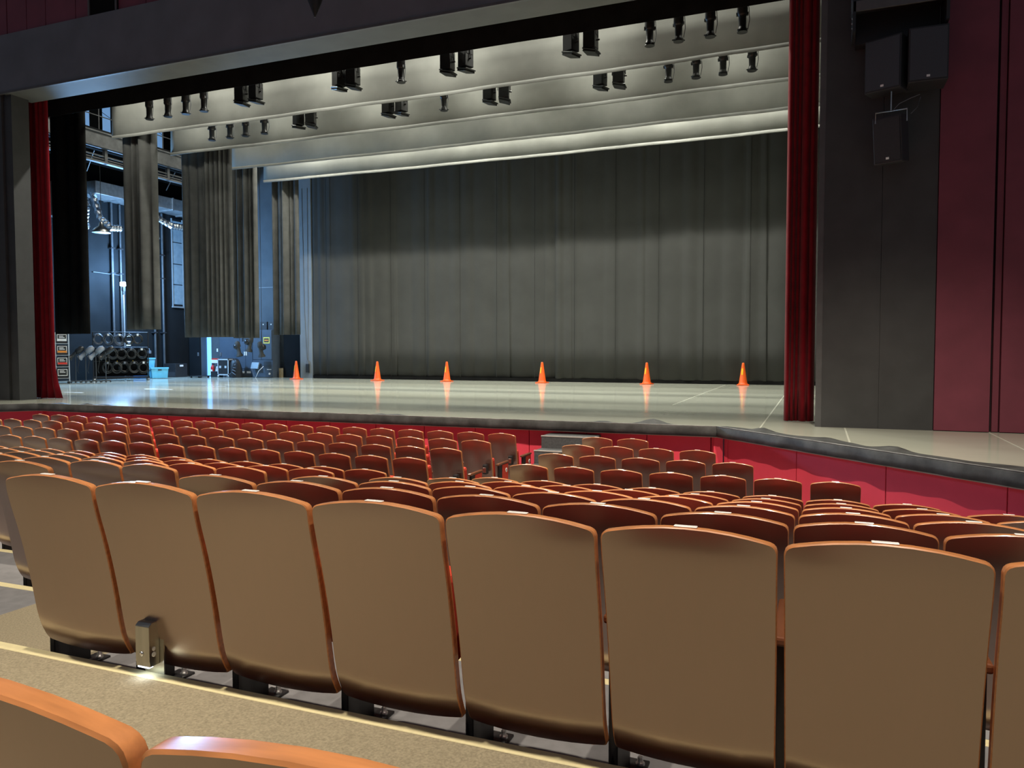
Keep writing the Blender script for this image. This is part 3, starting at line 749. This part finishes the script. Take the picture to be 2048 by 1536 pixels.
# wheeled cable rack and its coils
CRX, CRY = -26.2, 23.15
cr = thing('cable_rack', 'black wheeled rack hung with coiled cables in the wing', 'rack', (CRX, CRY, 0), FACE)
for x in (-0.98, 1.02):
    MB().tube([(x, 0.12, 0.10), (x, 0.12, 1.95)], 0.022, 6).build('upright', M['black_steel'], cr)
    for y in (-0.22, 0.28):
        MB().lathe([(0.02, 0), (0.06, 0.01), (0.06, 0.09), (0.02, 0.10)], 8, (x * 0.97, y, 0)).build('castor', M['galv'], cr)
for z in (1.95, 1.34, 0.78):
    MB().tube([(-0.98, 0.12, z), (1.02, 0.12, z)], 0.018, 6).build('rail', M['black_steel'], cr)
MB().bb(-1.0, 1.04, -0.26, 0.32, 0.10, 0.16).build('deck', M['black_steel'], cr)
MB().bb(-0.95, 0.99, 0.13, 0.15, 0.18, 1.30).build('back_panel', M['tease_cloth'], cr)
coil_x = [(-0.79, -0.42, -0.04, 0.32, 0.64), (-0.62, -0.29, 0.03, 0.39, 0.78), (-0.48, -0.15, 0.12, 0.47, 0.82)]
for rI, zc in enumerate((1.68, 1.10, 0.54)):
    for i, x in enumerate(coil_x[rI]):
        R0 = 0.20 if rI == 2 else 0.185
        rnd = random.Random(rI * 10 + i)
        q_ = along(CRX, CRY, x, -0.02 - 0.035 * (i % 2))
        c = thing('cable_coil', 'coiled cable on the wheeled rack, %s row, %s from the left' % (('top', 'middle', 'bottom')[rI], ORD[i]), 'cable', (q_[0], q_[1], zc), FACE + rnd.uniform(-0.25, 0.25), 'cable coils on the rack')
        mb = MB()
        for q in range(7):
            rr = R0 * rnd.uniform(0.68, 1.04); dz = rnd.uniform(-0.05, 0.01); dy = rnd.uniform(-0.045, 0.045); tl = rnd.uniform(-0.2, 0.2)
            mb.tube([(rr * cos(a), dy + tl * rr * sin(a), dz + rr * 1.12 * sin(a)) for a in [2 * pi * k / 20 for k in range(20)]], 0.016, 6, closed=True)
        mb.build('coil', M['cable_dim'] if (rI == 0 and i < 3) else M['cable'], c)
        MB().bb(-0.035, 0.035, -0.08, -0.02, R0 - 0.06, R0 + 0.02).build('plug', M['label_white' if rnd.random() < 0.55 else 'cable_grey'], c)
        MB().tube([(0, 0.02, R0 * 1.05), (0, 0.10, R0 * 1.08), (0, 0.14, R0 * 1.05 + 0.05)], 0.012, 5).build('hook_tie', M['cone_tape'] if (rI == 2 and i in (0, 1, 3)) else M['black_steel'], c)

# plastic crates
def crate(label, loc, m, wd, dp, ht, lid=False):
    r = thing('plastic_crate', label, 'crate', loc, FACE, 'crates in the wing')
    t = 0.015
    b = MB()
    def ring(z, g): return [(-wd / 2 + g, -dp / 2 + g, z), (wd / 2 - g, -dp / 2 + g, z), (wd / 2 - g, dp / 2 - g, z), (-wd / 2 + g, dp / 2 - g, z)]
    vs = ring(0, 0.04) + ring(ht, 0) + ring(ht, t) + ring(0.02, 0.04 + t)
    fs = [(3, 2, 1, 0)] + [(i, (i + 1) % 4, 4 + (i + 1) % 4, 4 + i) for i in range(4)] + [(4 + i, 4 + (i + 1) % 4, 8 + (i + 1) % 4, 8 + i) for i in range(4)] + [(8 + i, 8 + (i + 1) % 4, 12 + (i + 1) % 4, 12 + i) for i in range(4)] + [(12, 13, 14, 15)]
    b.add(vs, fs).build('tub', m, r)
    MB().bb(-wd / 2 - 0.015, wd / 2 + 0.015, -dp / 2 - 0.015, -dp / 2 + 0.005, ht - 0.05, ht).bb(-wd / 2 - 0.015, wd / 2 + 0.015, dp / 2 - 0.005, dp / 2 + 0.015, ht - 0.05, ht).bb(-wd / 2 - 0.015, -wd / 2 + 0.005, -dp / 2, dp / 2, ht - 0.05, ht).bb(wd / 2 - 0.005, wd / 2 + 0.015, -dp / 2, dp / 2, ht - 0.05, ht).build('rim', m, r)
    MB().bb(-0.07, 0.07, -dp / 2 - 0.004, -dp / 2 + 0.01, ht * 0.72, ht * 0.82).build('handle_slot', M['ink'], r)
    for q in range(7):
        x = -wd / 2 + 0.10 + (wd - 0.2) * q / 6
        MB().bb(x - 0.012, x + 0.012, -dp / 2 + 0.012, -dp / 2 + 0.035, 0.05, ht * 0.62).build('rib', m, r)
    return r
crate('pale blue crate on the floor, bottom of the stack by the cable rack', (-27.2, 25.4, 0.02), M['crate_blue'], 0.62, 0.45, 0.42)
crate('pale blue crate on top of the stack by the cable rack', (-27.2, 25.4, 0.445), M['crate_blue'], 0.62, 0.45, 0.45)
crate('pale blue crate standing alone right of the stack', (-26.55, 25.45, 0.02), M['crate_blue'], 0.68, 0.45, 0.46)
crate('deep blue crate half hidden behind the cable coils', (-26.95, 24.75, 0.02), M['crate_deep'], 0.55, 0.4, 0.80)
tag(MB().bb(-0.34, 0.34, -0.3, 0.3, 0.05, 0.08).bb(-0.3, -0.24, -0.26, -0.2, 0, 0.05).bb(0.24, 0.3, -0.26, -0.2, 0, 0.05).bb(-0.3, -0.24, 0.2, 0.26, 0, 0.05).bb(0.24, 0.3, 0.2, 0.26, 0, 0.05).build('furniture_dolly', M['case_black'], loc=(-25.7, 26.9, 0.0)), 'flat black dolly near the wing wall', 'dolly')
# black boxes by the wall
bx = thing('amplifier_case', 'black case with a small white label low by the wing wall', 'case', (-27.35, 27.15, 0))
MB().bb(-0.35, 0.35, -0.35, 0.35, 0, 0.62).build('body', M['case_black'], bx, bevel=0.01, seg=1)
MB().bb(-0.30, 0.32, -0.36, -0.35, 0.04, 0.24).build('vent', M['spk'], bx)
MB().bb(0.35, 0.36, -0.10, 0.10, 0.48, 0.56).build('label_card', M['label_white'], bx)
hp = thing('headset_stand', 'pale headset hanging on a hook above the blue crates', 'headset', (-27.72, 25.95, 0.95))
MB().tube([(0.10 * cos(a), 0, 0.25 + 0.12 * sin(a)) for a in [pi * k / 8 for k in range(9)]], 0.015, 6).build('headband', M['cable_grey'], hp)
for x in (-0.1, 0.1):
    MB().bb(x - 0.05, x + 0.05, -0.05, 0.05, 0.12, 0.26).build('ear_cup', M['cable_grey'], hp, bevel=0.02, seg=2)
MB().tube([(0, 0.02, 0.36), (-0.14, 0.02, 0.36)], 0.012, 5).build('hook', M['black_steel'], hp)
np_ = thing('notice_stack', 'small pale notices on the wing wall right of the cable coils', 'notice', (WX + 0.01, 25.0, 1.0))
for z in (0.42, 0.50, 0.58, 0.80):
    MB().bb(0, 0.015, -0.10, 0.12, z, z + 0.045).build('card', M['label_white'], np_)

# fire extinguisher with sign
ex = thing('fire_extinguisher', 'red fire extinguisher standing right of the lit doorway', 'extinguisher', (-26.32, WY - 0.18, 0))
MB().lathe([(0.02, 0.0), (0.085, 0.01), (0.09, 0.03), (0.09, 0.42), (0.06, 0.50), (0.025, 0.53), (0.025, 0.56)], 14).build('cylinder', M['ext_red'], ex)
MB().bb(-0.03, 0.10, -0.02, 0.02, 0.56, 0.60).build('lever', M['black_steel'], ex)
MB().tube([(0.05, 0, 0.56), (0.12, -0.02, 0.45), (0.12, -0.03, 0.15)], 0.012, 6).build('hose', M['cable'], ex)
MB().bb(-0.06, 0.06, -0.095, -0.088, 0.14, 0.32).build('label_card', M['label_white'], ex)
es = thing('extinguisher_sign', 'small red and white sign on the wall above the extinguisher', 'sign', (-26.32, WY - 0.015, 0.62))
MB().bb(-0.22, 0.22, 0, 0.012, 0.0, 0.22).build('plate', M['label_white'], es)
MB().bb(-0.22, 0.22, -0.003, 0.0, 0.16, 0.22).build('band', M['red_label'], es)

# flight case with silver edges
fc = thing('flight_case', 'black flight case with silver edges and corners by the cabinets', 'flight case', (-24.85, 27.7, 0))
MB().bb(-0.30, 0.30, -0.28, 0.30, 0.12, 0.80).build('shell', M['case_black'], fc)
for x in (-0.31, 0.27):
    for y in (-0.29, 0.27):
        MB().bb(x, x + 0.04, y, y + 0.04, 0.10, 0.82).build('edge', M['alu'], fc)
        MB().lathe([(0.015, 0), (0.045, 0.01), (0.045, 0.09), (0.015, 0.10)], 8, (x + 0.02, y + 0.02, 0)).build('castor', M['galv'], fc)
for z in (0.10, 0.78):
    MB().bb(-0.31, 0.31, -0.29, -0.25, z, z + 0.05).build('edge', M['alu'], fc)
    MB().bb(0.27, 0.31, -0.29, 0.31, z, z + 0.05).build('edge', M['alu'], fc)
for x in (-0.20, 0.10):
    MB().bb(x, x + 0.10, -0.30, -0.28, 0.42, 0.52).build('latch', M['alu'], fc)
MB().bb(-0.2, 0.2, -0.15, 0.2, 0.81, 0.86).build('lid_bag', M['cable'], fc, bevel=0.02, seg=2)
ab = thing('stage_bag', 'heap of dark equipment right of the flight case', 'equipment', (-24.24, 27.55, 0))
def lump(u, v):
    a = 2 * pi * u; t = pi / 2 * v
    r = 0.24 * (1 + 0.18 * sin(3 * a + 4 * v) + 0.1 * sin(7 * a))
    return (r * cos(a) * cos(t) ** 0.5, r * sin(a) * cos(t) ** 0.5, 0.82 * sin(t) * (1 + 0.04 * sin(5 * a)))
MB().grid(lump, 20, 7).build('pile', M['case_black'], ab)
for q in range(4):
    MB().tube([(-0.16 + 0.1 * q, -0.22, 0.15 + 0.14 * q), (0.0 + 0.05 * q, -0.26, 0.25 + 0.1 * q), (0.15, -0.2, 0.12 + 0.16 * q)], 0.02, 6).build('cable', M['cable_grey'], ab)
tk = thing('tool_case', 'small open black case with pale papers left of the flight case', 'case', (-25.6, 27.85, 0))
MB().bb(-0.22, 0.22, -0.16, 0.16, 0, 0.26).build('tray', M['case_black'], tk, bevel=0.01, seg=1)
mt = Matrix.Translation((0.0, 0.12, 0.26)) @ Matrix.Rotation(radians(-15), 4, 'X')
MB().bb(-0.20, 0.16, 0.0, 0.03, 0.0, 0.22, mt).build('lid', M['label_white'], tk)
for z in (0.05, 0.11, 0.16):
    MB().bb(-0.18, 0.14, -0.004, 0.0, z, z + 0.025, mt).build('print', M['ink'], tk)
MB().tube([(0.18, 0.0, 0.05), (0.34, -0.02, 0.12), (0.40, 0.0, 0.34), (0.34, 0.04, 0.40)], 0.05, 8).build('strap', M['case_black'], tk)

# cabinets
c1 = thing('storage_cabinet', 'low blue-grey cabinet with two pale handles beside the flight case', 'cabinet', (-24.10, 28.05, 0))
MB().bb(-0.42, 0.40, 0, 0.45, 0, 1.62).build('body', M['cab'], c1, bevel=0.006, seg=1)
for x0, x1, hx in ((-0.40, -0.012, -0.07), (0.0, 0.38, 0.03)):
    d = MB().bb(x0, x1, -0.02, 0.0, 0.38, 1.58).build('door', M['cab'], c1, bevel=0.004, seg=1)
    MB().bb(hx, hx + 0.045, -0.045, -0.02, 0.98, 1.16).build('handle', M['label_white'], d)
dr = MB().bb(-0.40, 0.38, -0.02, 0.0, 0.03, 0.35).build('drawer', M['cab'], c1, bevel=0.004, seg=1)
for x in (-0.30, 0.06):
    MB().bb(x, x + 0.22, -0.028, -0.02, 0.18, 0.27).build('label_card', M['label_white'], dr)
c2 = thing('equipment_cabinet', 'tall blue-grey equipment cabinet with a yellow framed sign', 'cabinet', (-23.05, 27.95, 0))
MB().bb(-0.58, 0.50, 0, 0.55, 0, 2.13).build('body', M['cab'], c2, bevel=0.006, seg=1)
for x0, x1 in ((-0.56, -0.09), (-0.075, 0.48)):
    d = MB().bb(x0, x1, -0.02, 0.0, 0.80, 2.11).build('door', M['cab'], c2, bevel=0.004, seg=1)
    if x0 > -0.2:
        MB().bb(-0.05, 0.0, -0.045, -0.02, 1.36, 1.52).build('handle', M['label_white'], d)
        s_ = MB().bb(0.04, 0.38, -0.03, -0.02, 1.52, 1.80).build('sign', M['yellow_sign'], d)
    else:
        MB().bb(-0.50, -0.34, -0.03, -0.02, 1.96, 2.01).build('name_plate', M['ink'], d)
MB().bb(0.08, 0.34, -0.034, -0.03, 1.57, 1.75).build('sign_face', M['ink'], c2)
MB().bb(0.11, 0.31, -0.037, -0.034, 1.63, 1.69).build('sign_line', M['orange_label'], c2)
lo = MB().bb(-0.57, 0.54, -0.03, 0.0, 0.02, 0.78).build('lower_panel', M['cab'], c2, bevel=0.004, seg=1)
for i in range(4):
    MB().bb(0.05, 0.46, -0.036, -0.03, 0.46 + 0.07 * i, 0.49 + 0.07 * i).build('vent_slot', M['ink'], lo)
MB().lathe([(0.05, 0), (0.05, 0.02), (0.02, 0.03)], 10, mtx=Matrix.Translation((0.36, -0.03, 0.17)) @ Matrix.Rotation(pi / 2, 4, 'X')).build('socket', M['label_white'], lo)
MB().bb(0.22, 0.46, -0.036, -0.03, 0.35, 0.38).build('label_card', M['label_white'], lo)
pb = thing('tilted_panel', 'small pale grey control panel leaning before the tall cabinet', 'panel', (-23.4, 27.72, 0.40))
mt = Matrix.Rotation(radians(-20), 4, 'X')
MB().bb(-0.18, 0.22, 0, 0.06, 0.0, 0.30, mt).build('face', M['panel_glass'], pb, bevel=0.006, seg=1)
MB().tube([(-0.1, 0, 0.0), (0.0, -0.05, -0.2), (0.1, -0.05, -0.39)], 0.012, 5).build('cable', M['cable_grey'], pb)
MB().tube([(0.42, 0.15, 0.1), (0.32, -0.05, -0.1), (0.15, -0.05, -0.39)], 0.014, 5).build('cable', M['label_white'], pb)
for i, x in enumerate((-23.05, -22.62)):
    e = thing('rack_unit', ['small black rack unit on the left of the tall cabinet top', 'small black rack unit on the right of the tall cabinet top'][i], 'equipment', (x, 28.1, 2.13))
    MB().bb(-0.18, 0.18, -0.1, 0.2, 0, 0.36).build('case', M['case_black'], e)
    for q in range(3):
        MB().bb(-0.15, 0.15, -0.11, -0.10, 0.04 + 0.11 * q, 0.11 + 0.11 * q).build('module', M['spk'], e)
    MB().lathe([(0.03, 0), (0.03, 0.015)], 8, mtx=Matrix.Translation((0, -0.11, 0.24)) @ Matrix.Rotation(pi / 2, 4, 'X')).build('knob', M['label_white'], e)
tag(MB().bb(-22.40, -22.20, 28.2, 28.24, 0, 0.42).build('plywood_offcut', M['wood_block']), 'pale plywood offcut leaning beside the tall cabinet', 'board')
tag(MB().bb(-22.2, -21.1, 28.3, 28.45, 0.0, 1.9).build('flat_panel', M['wing_wall']), 'dark flat panel standing behind the leftmost cone', 'panel')

# gear hanging under the legs
for i, (x, z, L, wd) in enumerate(((-23.45, 0.95, 0.85, 'left'), (-22.95, 1.15, 0.6, 'middle'), (-22.25, 0.92, 0.85, 'right'))):
    h = thing('hanging_gear', 'dark lantern hanging low below the leg curtains, %s of three' % wd, 'stage light', (x, 26.9, z), 0.3 * i, 'gear hanging below the legs')
    MB().lathe([(0.14, 0.0), (0.15, 0.05), (0.09, 0.16), (0.08, 0.40), (0.12, 0.44), (0.11, 0.62), (0.04, 0.68)], 10, mtx=Matrix.Rotation(radians((-12, 10, -8)[i]), 4, 'Y')).build('body', M['leg_cloth'], h)
    MB().lathe([(0.03, 0.0), (0.13, 0.06), (0.13, 0.20), (0.04, 0.26)], 10, (-0.16 + 0.1 * i, 0, 0.30)).build('motor', M['fixture'], h)
    MB().tube([(0, 0, 0.6), (0, 0, 9.60 - z)], 0.012, 5).build('rope', M['cable'], h)

fpz = tag(MB().tube([(-24.2, 26.9, 9.62), (-21.8, 26.9, 9.62)], 0.025).build('fly_pipe', M['black_steel']), 'short black fly pipe over the hanging gear', 'pipe')
for x in (-24.0, -22.0):
    MB().tube([(x, 26.9, 9.62), (x, 26.9, 15.6)], 0.008, 5).build('suspension_wire', M['cable'], fpz)

# ------------------------------------------------------------------ theatre seats
PROF = [(1.0, -0.006), (0.945, -0.006), (0.90, -0.001), (0.85, 0.010), (0.80, 0.023), (0.75, 0.037), (0.70, 0.050), (0.64, 0.064), (0.56, 0.081), (0.48, 0.096), (0.40, 0.109), (0.34, 0.119), (0.29, 0.130), (0.25, 0.143), (0.21, 0.162), (0.17, 0.188), (0.10, 0.25)]
def prof_y(z):
    if z >= PROF[0][0]: return PROF[0][1]
    for (z1, y1), (z0, y0) in zip(PROF[:-1], PROF[1:]):
        if z0 <= z <= z1:
            return y0 + (y1 - y0) * (z - z0) / (z1 - z0)
    return PROF[-1][1]
HW = 0.257
def back_mesh():
    us = [-1, -0.985, -0.96, -0.92, -0.85, -0.7, -0.5, -0.25, 0, 0.25, 0.5, 0.7, 0.85, 0.92, 0.96, 0.985, 1]
    vv = [0, 0.02, 0.04, 0.06, 0.085, 0.11, 0.14, 0.18, 0.23, 0.29, 0.36, 0.44, 0.52, 0.60, 0.68, 0.75, 0.81, 0.86, 0.91, 0.955, 1]
    def corner(x, r):
        return r - sqrt(max(0, r * r - max(0, x - (HW - r)) ** 2))
    def zt(u): return 0.98 - 0.034 * u * u - corner(abs(u) * HW, 0.020)
    def zb(u): return 0.158 + 0.022 * u * u + corner(abs(u) * HW, 0.012)
    def pt(u, v, t, ins):
        z = zb(u) + ins + (zt(u) - zb(u) - 2 * ins) * v
        x = u * (HW - ins) * (1 - 0.02 * (1 - v))
        return (x, prof_y(z) + 0.012 * u * u - 0.003 + t, z)
    nu, nv = len(us), len(vv)
    TH, BV = 0.034, 0.0035
    def layer(t, ins): return [pt(u, v, t, ins) for v in vv for u in us]
    quads = [(j * nu + i, j * nu + i + 1, (j + 1) * nu + i + 1, (j + 1) * nu + i) for j in range(nv - 1) for i in range(nu - 1)]
    mb = MB(); mb.add(layer(0, BV), quads, True); mb.add(layer(TH, BV), quads, True)
    loop = [i for i in range(nu)] + [j * nu + nu - 1 for j in range(1, nv)] + [(nv - 1) * nu + i for i in range(nu - 2, -1, -1)] + [j * nu for j in range(nv - 2, 0, -1)]
    L0, L1, L2, L3 = layer(0, BV), layer(BV, 0), layer(TH - BV, 0), layer(TH, BV)
    n = len(loop)
    rim = MB()
    for A, B in ((L0, L1), (L1, L2), (L2, L3)):
        vs = [A[i] for i in loop] + [B[i] for i in loop]
        rim.add(vs, [(i, (i + 1) % n, n + (i + 1) % n, n + i) for i in range(n)], True)
    return mb.mesh('backrest', M['wood']), rim.mesh('rim', M['wood_edge'])
SM = {}
SM['backrest'], SM['rim'] = back_mesh()
def padfn(u, v):
    x = (u - 0.5) * 2 * (HW - 0.05); z = 0.34 + (0.90 - 0.34) * v
    k = (1 - (2 * u - 1) ** 6) * (1 - (2 * v - 1) ** 8)
    return (x, prof_y(z) + 0.022 * (x / HW) ** 2 + 0.030 + 0.055 * k, z)
SM['back_pad'] = MB().grid(padfn, 8, 8).mesh('back_pad', M['red_fabric'])
mt = Matrix.Translation((0, 0.30, 0.34)) @ Matrix.Rotation(radians(8), 4, 'X')
SM['seat_cushion'] = MB().bb(-0.20, 0.20, -0.05, 0.06, 0.0, 0.36, mt).mesh('seat_cushion', M['red_fabric'], 0.035, 2)
SM['armrest'] = MB().bb(-0.026, 0.026, 0.17, 0.57, 0.598, 0.628).mesh('armrest', M['wood_dark'], 0.009, 2)
SM['arm_panel'] = MB().bb(-0.020, 0.020, 0.32, 0.55, 0.30, 0.598).mesh('arm_panel', M['red_fabric'], 0.008, 1)
SM['leg'] = MB().bb(-0.016, 0.016, 0.21, 0.40, 0.010, 0.598).mesh('leg', M['black_steel'], 0.003, 1)
SM['foot_plate'] = MB().bb(-0.022, 0.075, 0.20, 0.46, 0.0, 0.010).mesh('foot_plate', M['black_steel'], 0.002, 1)
SM['bolt'] = MB().lathe([(0.017, 0.010), (0.017, 0.018), (0.011, 0.020), (0.011, 0.036), (0.007, 0.042)], 8, (0.048, 0.42, 0)).mesh('bolt', M['galv'])
SM['number_plate'] = MB().bb(-0.034, 0.034, 0.000, 0.020, 0.9795, 0.9835).mesh('number_plate', M['label_white'], 0.0015, 1)
SM['number_disc'] = MB().lathe([(0.034, 0.0), (0.034, 0.004), (0.030, 0.006)], 16, mtx=Matrix.Translation((0.020, 0.47, 0.50)) @ Matrix.Rotation(pi / 2, 4, 'Y')).mesh('number_disc', M['label_white'])
SM['number_mark'] = MB().bb(0.0255, 0.027, 0.462, 0.478, 0.485, 0.515).mesh('number_mark', M['ink'])
ab_ = MB().bb(0.12, 0.19, -0.035, 0.045, 0.50, 0.64)
SM['aisle_light'] = ab_.mesh('aisle_light', M['black_steel'], 0.014, 2)
SM['aisle_lens'] = MB().bb(0.132, 0.178, -0.039, -0.034, 0.525, 0.60).mesh('aisle_lens', M['steel'], 0.004, 1)

def seat(x, y, z, label, group, left_end, right_end, near, disc, box=False, arms=True, narrow=False, plate=True):
    r = thing('theatre_seat', label, 'seat', (x, y, z), 0, group)
    for k in ('backrest', 'back_pad', 'seat_cushion', 'number_plate'):
        if k == 'number_plate' and not plate: continue
        o = link(k, SM[k], r)
        if narrow and k != 'number_plate': o.scale = (0.885, 1, 1)
        if k == 'backrest': link('rim', SM['rim'], o)
    sides = [-0.2655]
    if right_end: sides.append(0.2655)
    for s_ in (sides if arms else []):
        link('armrest', SM['armrest'], r, (s_, 0, 0))
        p = link('arm_panel', SM['arm_panel'], r, (s_, 0, 0))
        if disc and s_ > 0:
            d = link('number_disc', SM['number_disc'], p)
            link('number_mark', SM['number_mark'], p)
        l = link('leg', SM['leg'], r, (s_, 0, 0))
        if near:
            link('foot_plate', SM['foot_plate'], l)
            link('bolt', SM['bolt'], l)
    if disc or box:
        a = link('aisle_light', SM['aisle_light'], r, (0.115, -0.01, 0) if box else (0, 0, 0))
        link('aisle_lens', SM['aisle_lens'], a)
    return r

ROWNAME = {'A': 'front row by the stage', 'B': 'second row from the stage', 'C': 'third row from the stage', 'D': 'fourth row from the stage', 'E': 'fifth row from the stage', 'F': 'sixth row from the stage', 'G': 'seventh row from the stage', 'H': 'third row from the camera', 'I': 'second row from the camera', 'J': 'nearest full row'}
RIGHTN = dict(A=2, B=4, C=5, D=7, E=8, F=10, G=11, H=12, I=12, J=12)
nseat = 0
for r in 'ABCDEFGHIJ':
    for k in range(20):
        x = -4.53 - 0.5335 * k
        if not in_view((x + 0.2, ROWY[r], FLOOR[r] + 0.95), 30, 60):
            continue
        w_ = 'end' if k == 0 else ORD[k]
        lab = ('brown wooden seat at the aisle, left block, ' if k == 0 else 'brown wooden seat, %s from the aisle, left block, ' % ORD[k]) + ROWNAME[r]
        seat(x, ROWY[r], FLOOR[r], lab, 'seats left of the aisle', k == 19, k == 0, r in 'IJ', k == 0 and r not in 'I', r == 'I' and k == 1, narrow=r in 'ABCD')
        nseat += 1
    for k in range(RIGHTN[r]):
        x = -3.01 + 0.531 * k
        if not in_view((x - 0.2, ROWY[r], FLOOR[r] + 0.95), 30, 60):
            continue
        lab = ('brown wooden seat at the aisle, right block, ' if k == 0 else 'brown wooden seat, %s from the aisle, right block, ' % ORD[k]) + ROWNAME[r]
        seat(x, ROWY[r], FLOOR[r], lab, 'seats right of the aisle', k == 0, k == RIGHTN[r] - 1, r in 'IJ', False, narrow=r in 'ABCD')
        nseat += 1
# the two seat backs cropped at the bottom left corner
for k in (4, 5):
    x = -3.033 + 0.531 * k
    seat(x, ROWY['K'], FLOOR['K'], ['reddish wooden seat back cut off at the lower left corner, the larger one', 'reddish wooden seat back at the lower left, the small one at the frame edge'][k - 4], 'seats at the lower left corner', False, k == 5, False, False, arms=False, plate=False)

# steel footlight post behind the second seat of the nearest row
ft = thing('footlight_post', 'brushed steel footlight post with a small lamp box behind the nearest seats', 'footlight', (-2.56, 2.395, FLOOR['K'] + 0.004))
MB().bb(-0.052, 0.052, 0.0, 0.006, -0.02, 0.245).build('back_plate', M['steel'], ft)
bxm = MB()
P5 = [(-0.052, 0.045), (-0.056, 0.070), (-0.056, 0.215), (-0.040, 0.228), (0.0, 0.228), (0.0, 0.045)]
n5 = len(P5)
vs = [(-0.043, y, z) for y, z in P5] + [(0.030, y, z) for y, z in P5]
bxm.add(vs, [tuple(range(n5)), tuple(range(n5, 2 * n5))] + [(i, (i + 1) % n5, n5 + (i + 1) % n5, n5 + i) for i in range(n5)])
hb = bxm.build('lamp_box', M['steel'], ft, bevel=0.003, seg=2)
MB().bb(-0.036, 0.024, -0.052, -0.030, 0.0405, 0.0455).build('lamp_strip', M['led'], hb)
MB().lathe([(0.010, 0), (0.010, 0.003), (0.006, 0.005)], 12, mtx=Matrix.Translation((-0.010, -0.056, 0.100)) @ Matrix.Rotation(pi / 2, 4, 'X')).build('lock', M['chrome'], hb)
for z, rr in ((0.118, 0.009), (0.095, 0.011)):
    MB().lathe([(rr, 0), (rr, 0.001), (rr * 0.6, 0.0015)], 12, mtx=Matrix.Translation((0.030, -0.030, z)) @ Matrix.Rotation(pi / 2, 4, 'Y')).build('sticker', M['label_white'], hb)
light('footlight_lamp', 'AREA', (-2.566, 2.347, FLOOR['K'] + 0.04), 0.05, (0.72, 0.86, 1.0), shape='RECTANGLE', size=0.06, size_y=0.015)
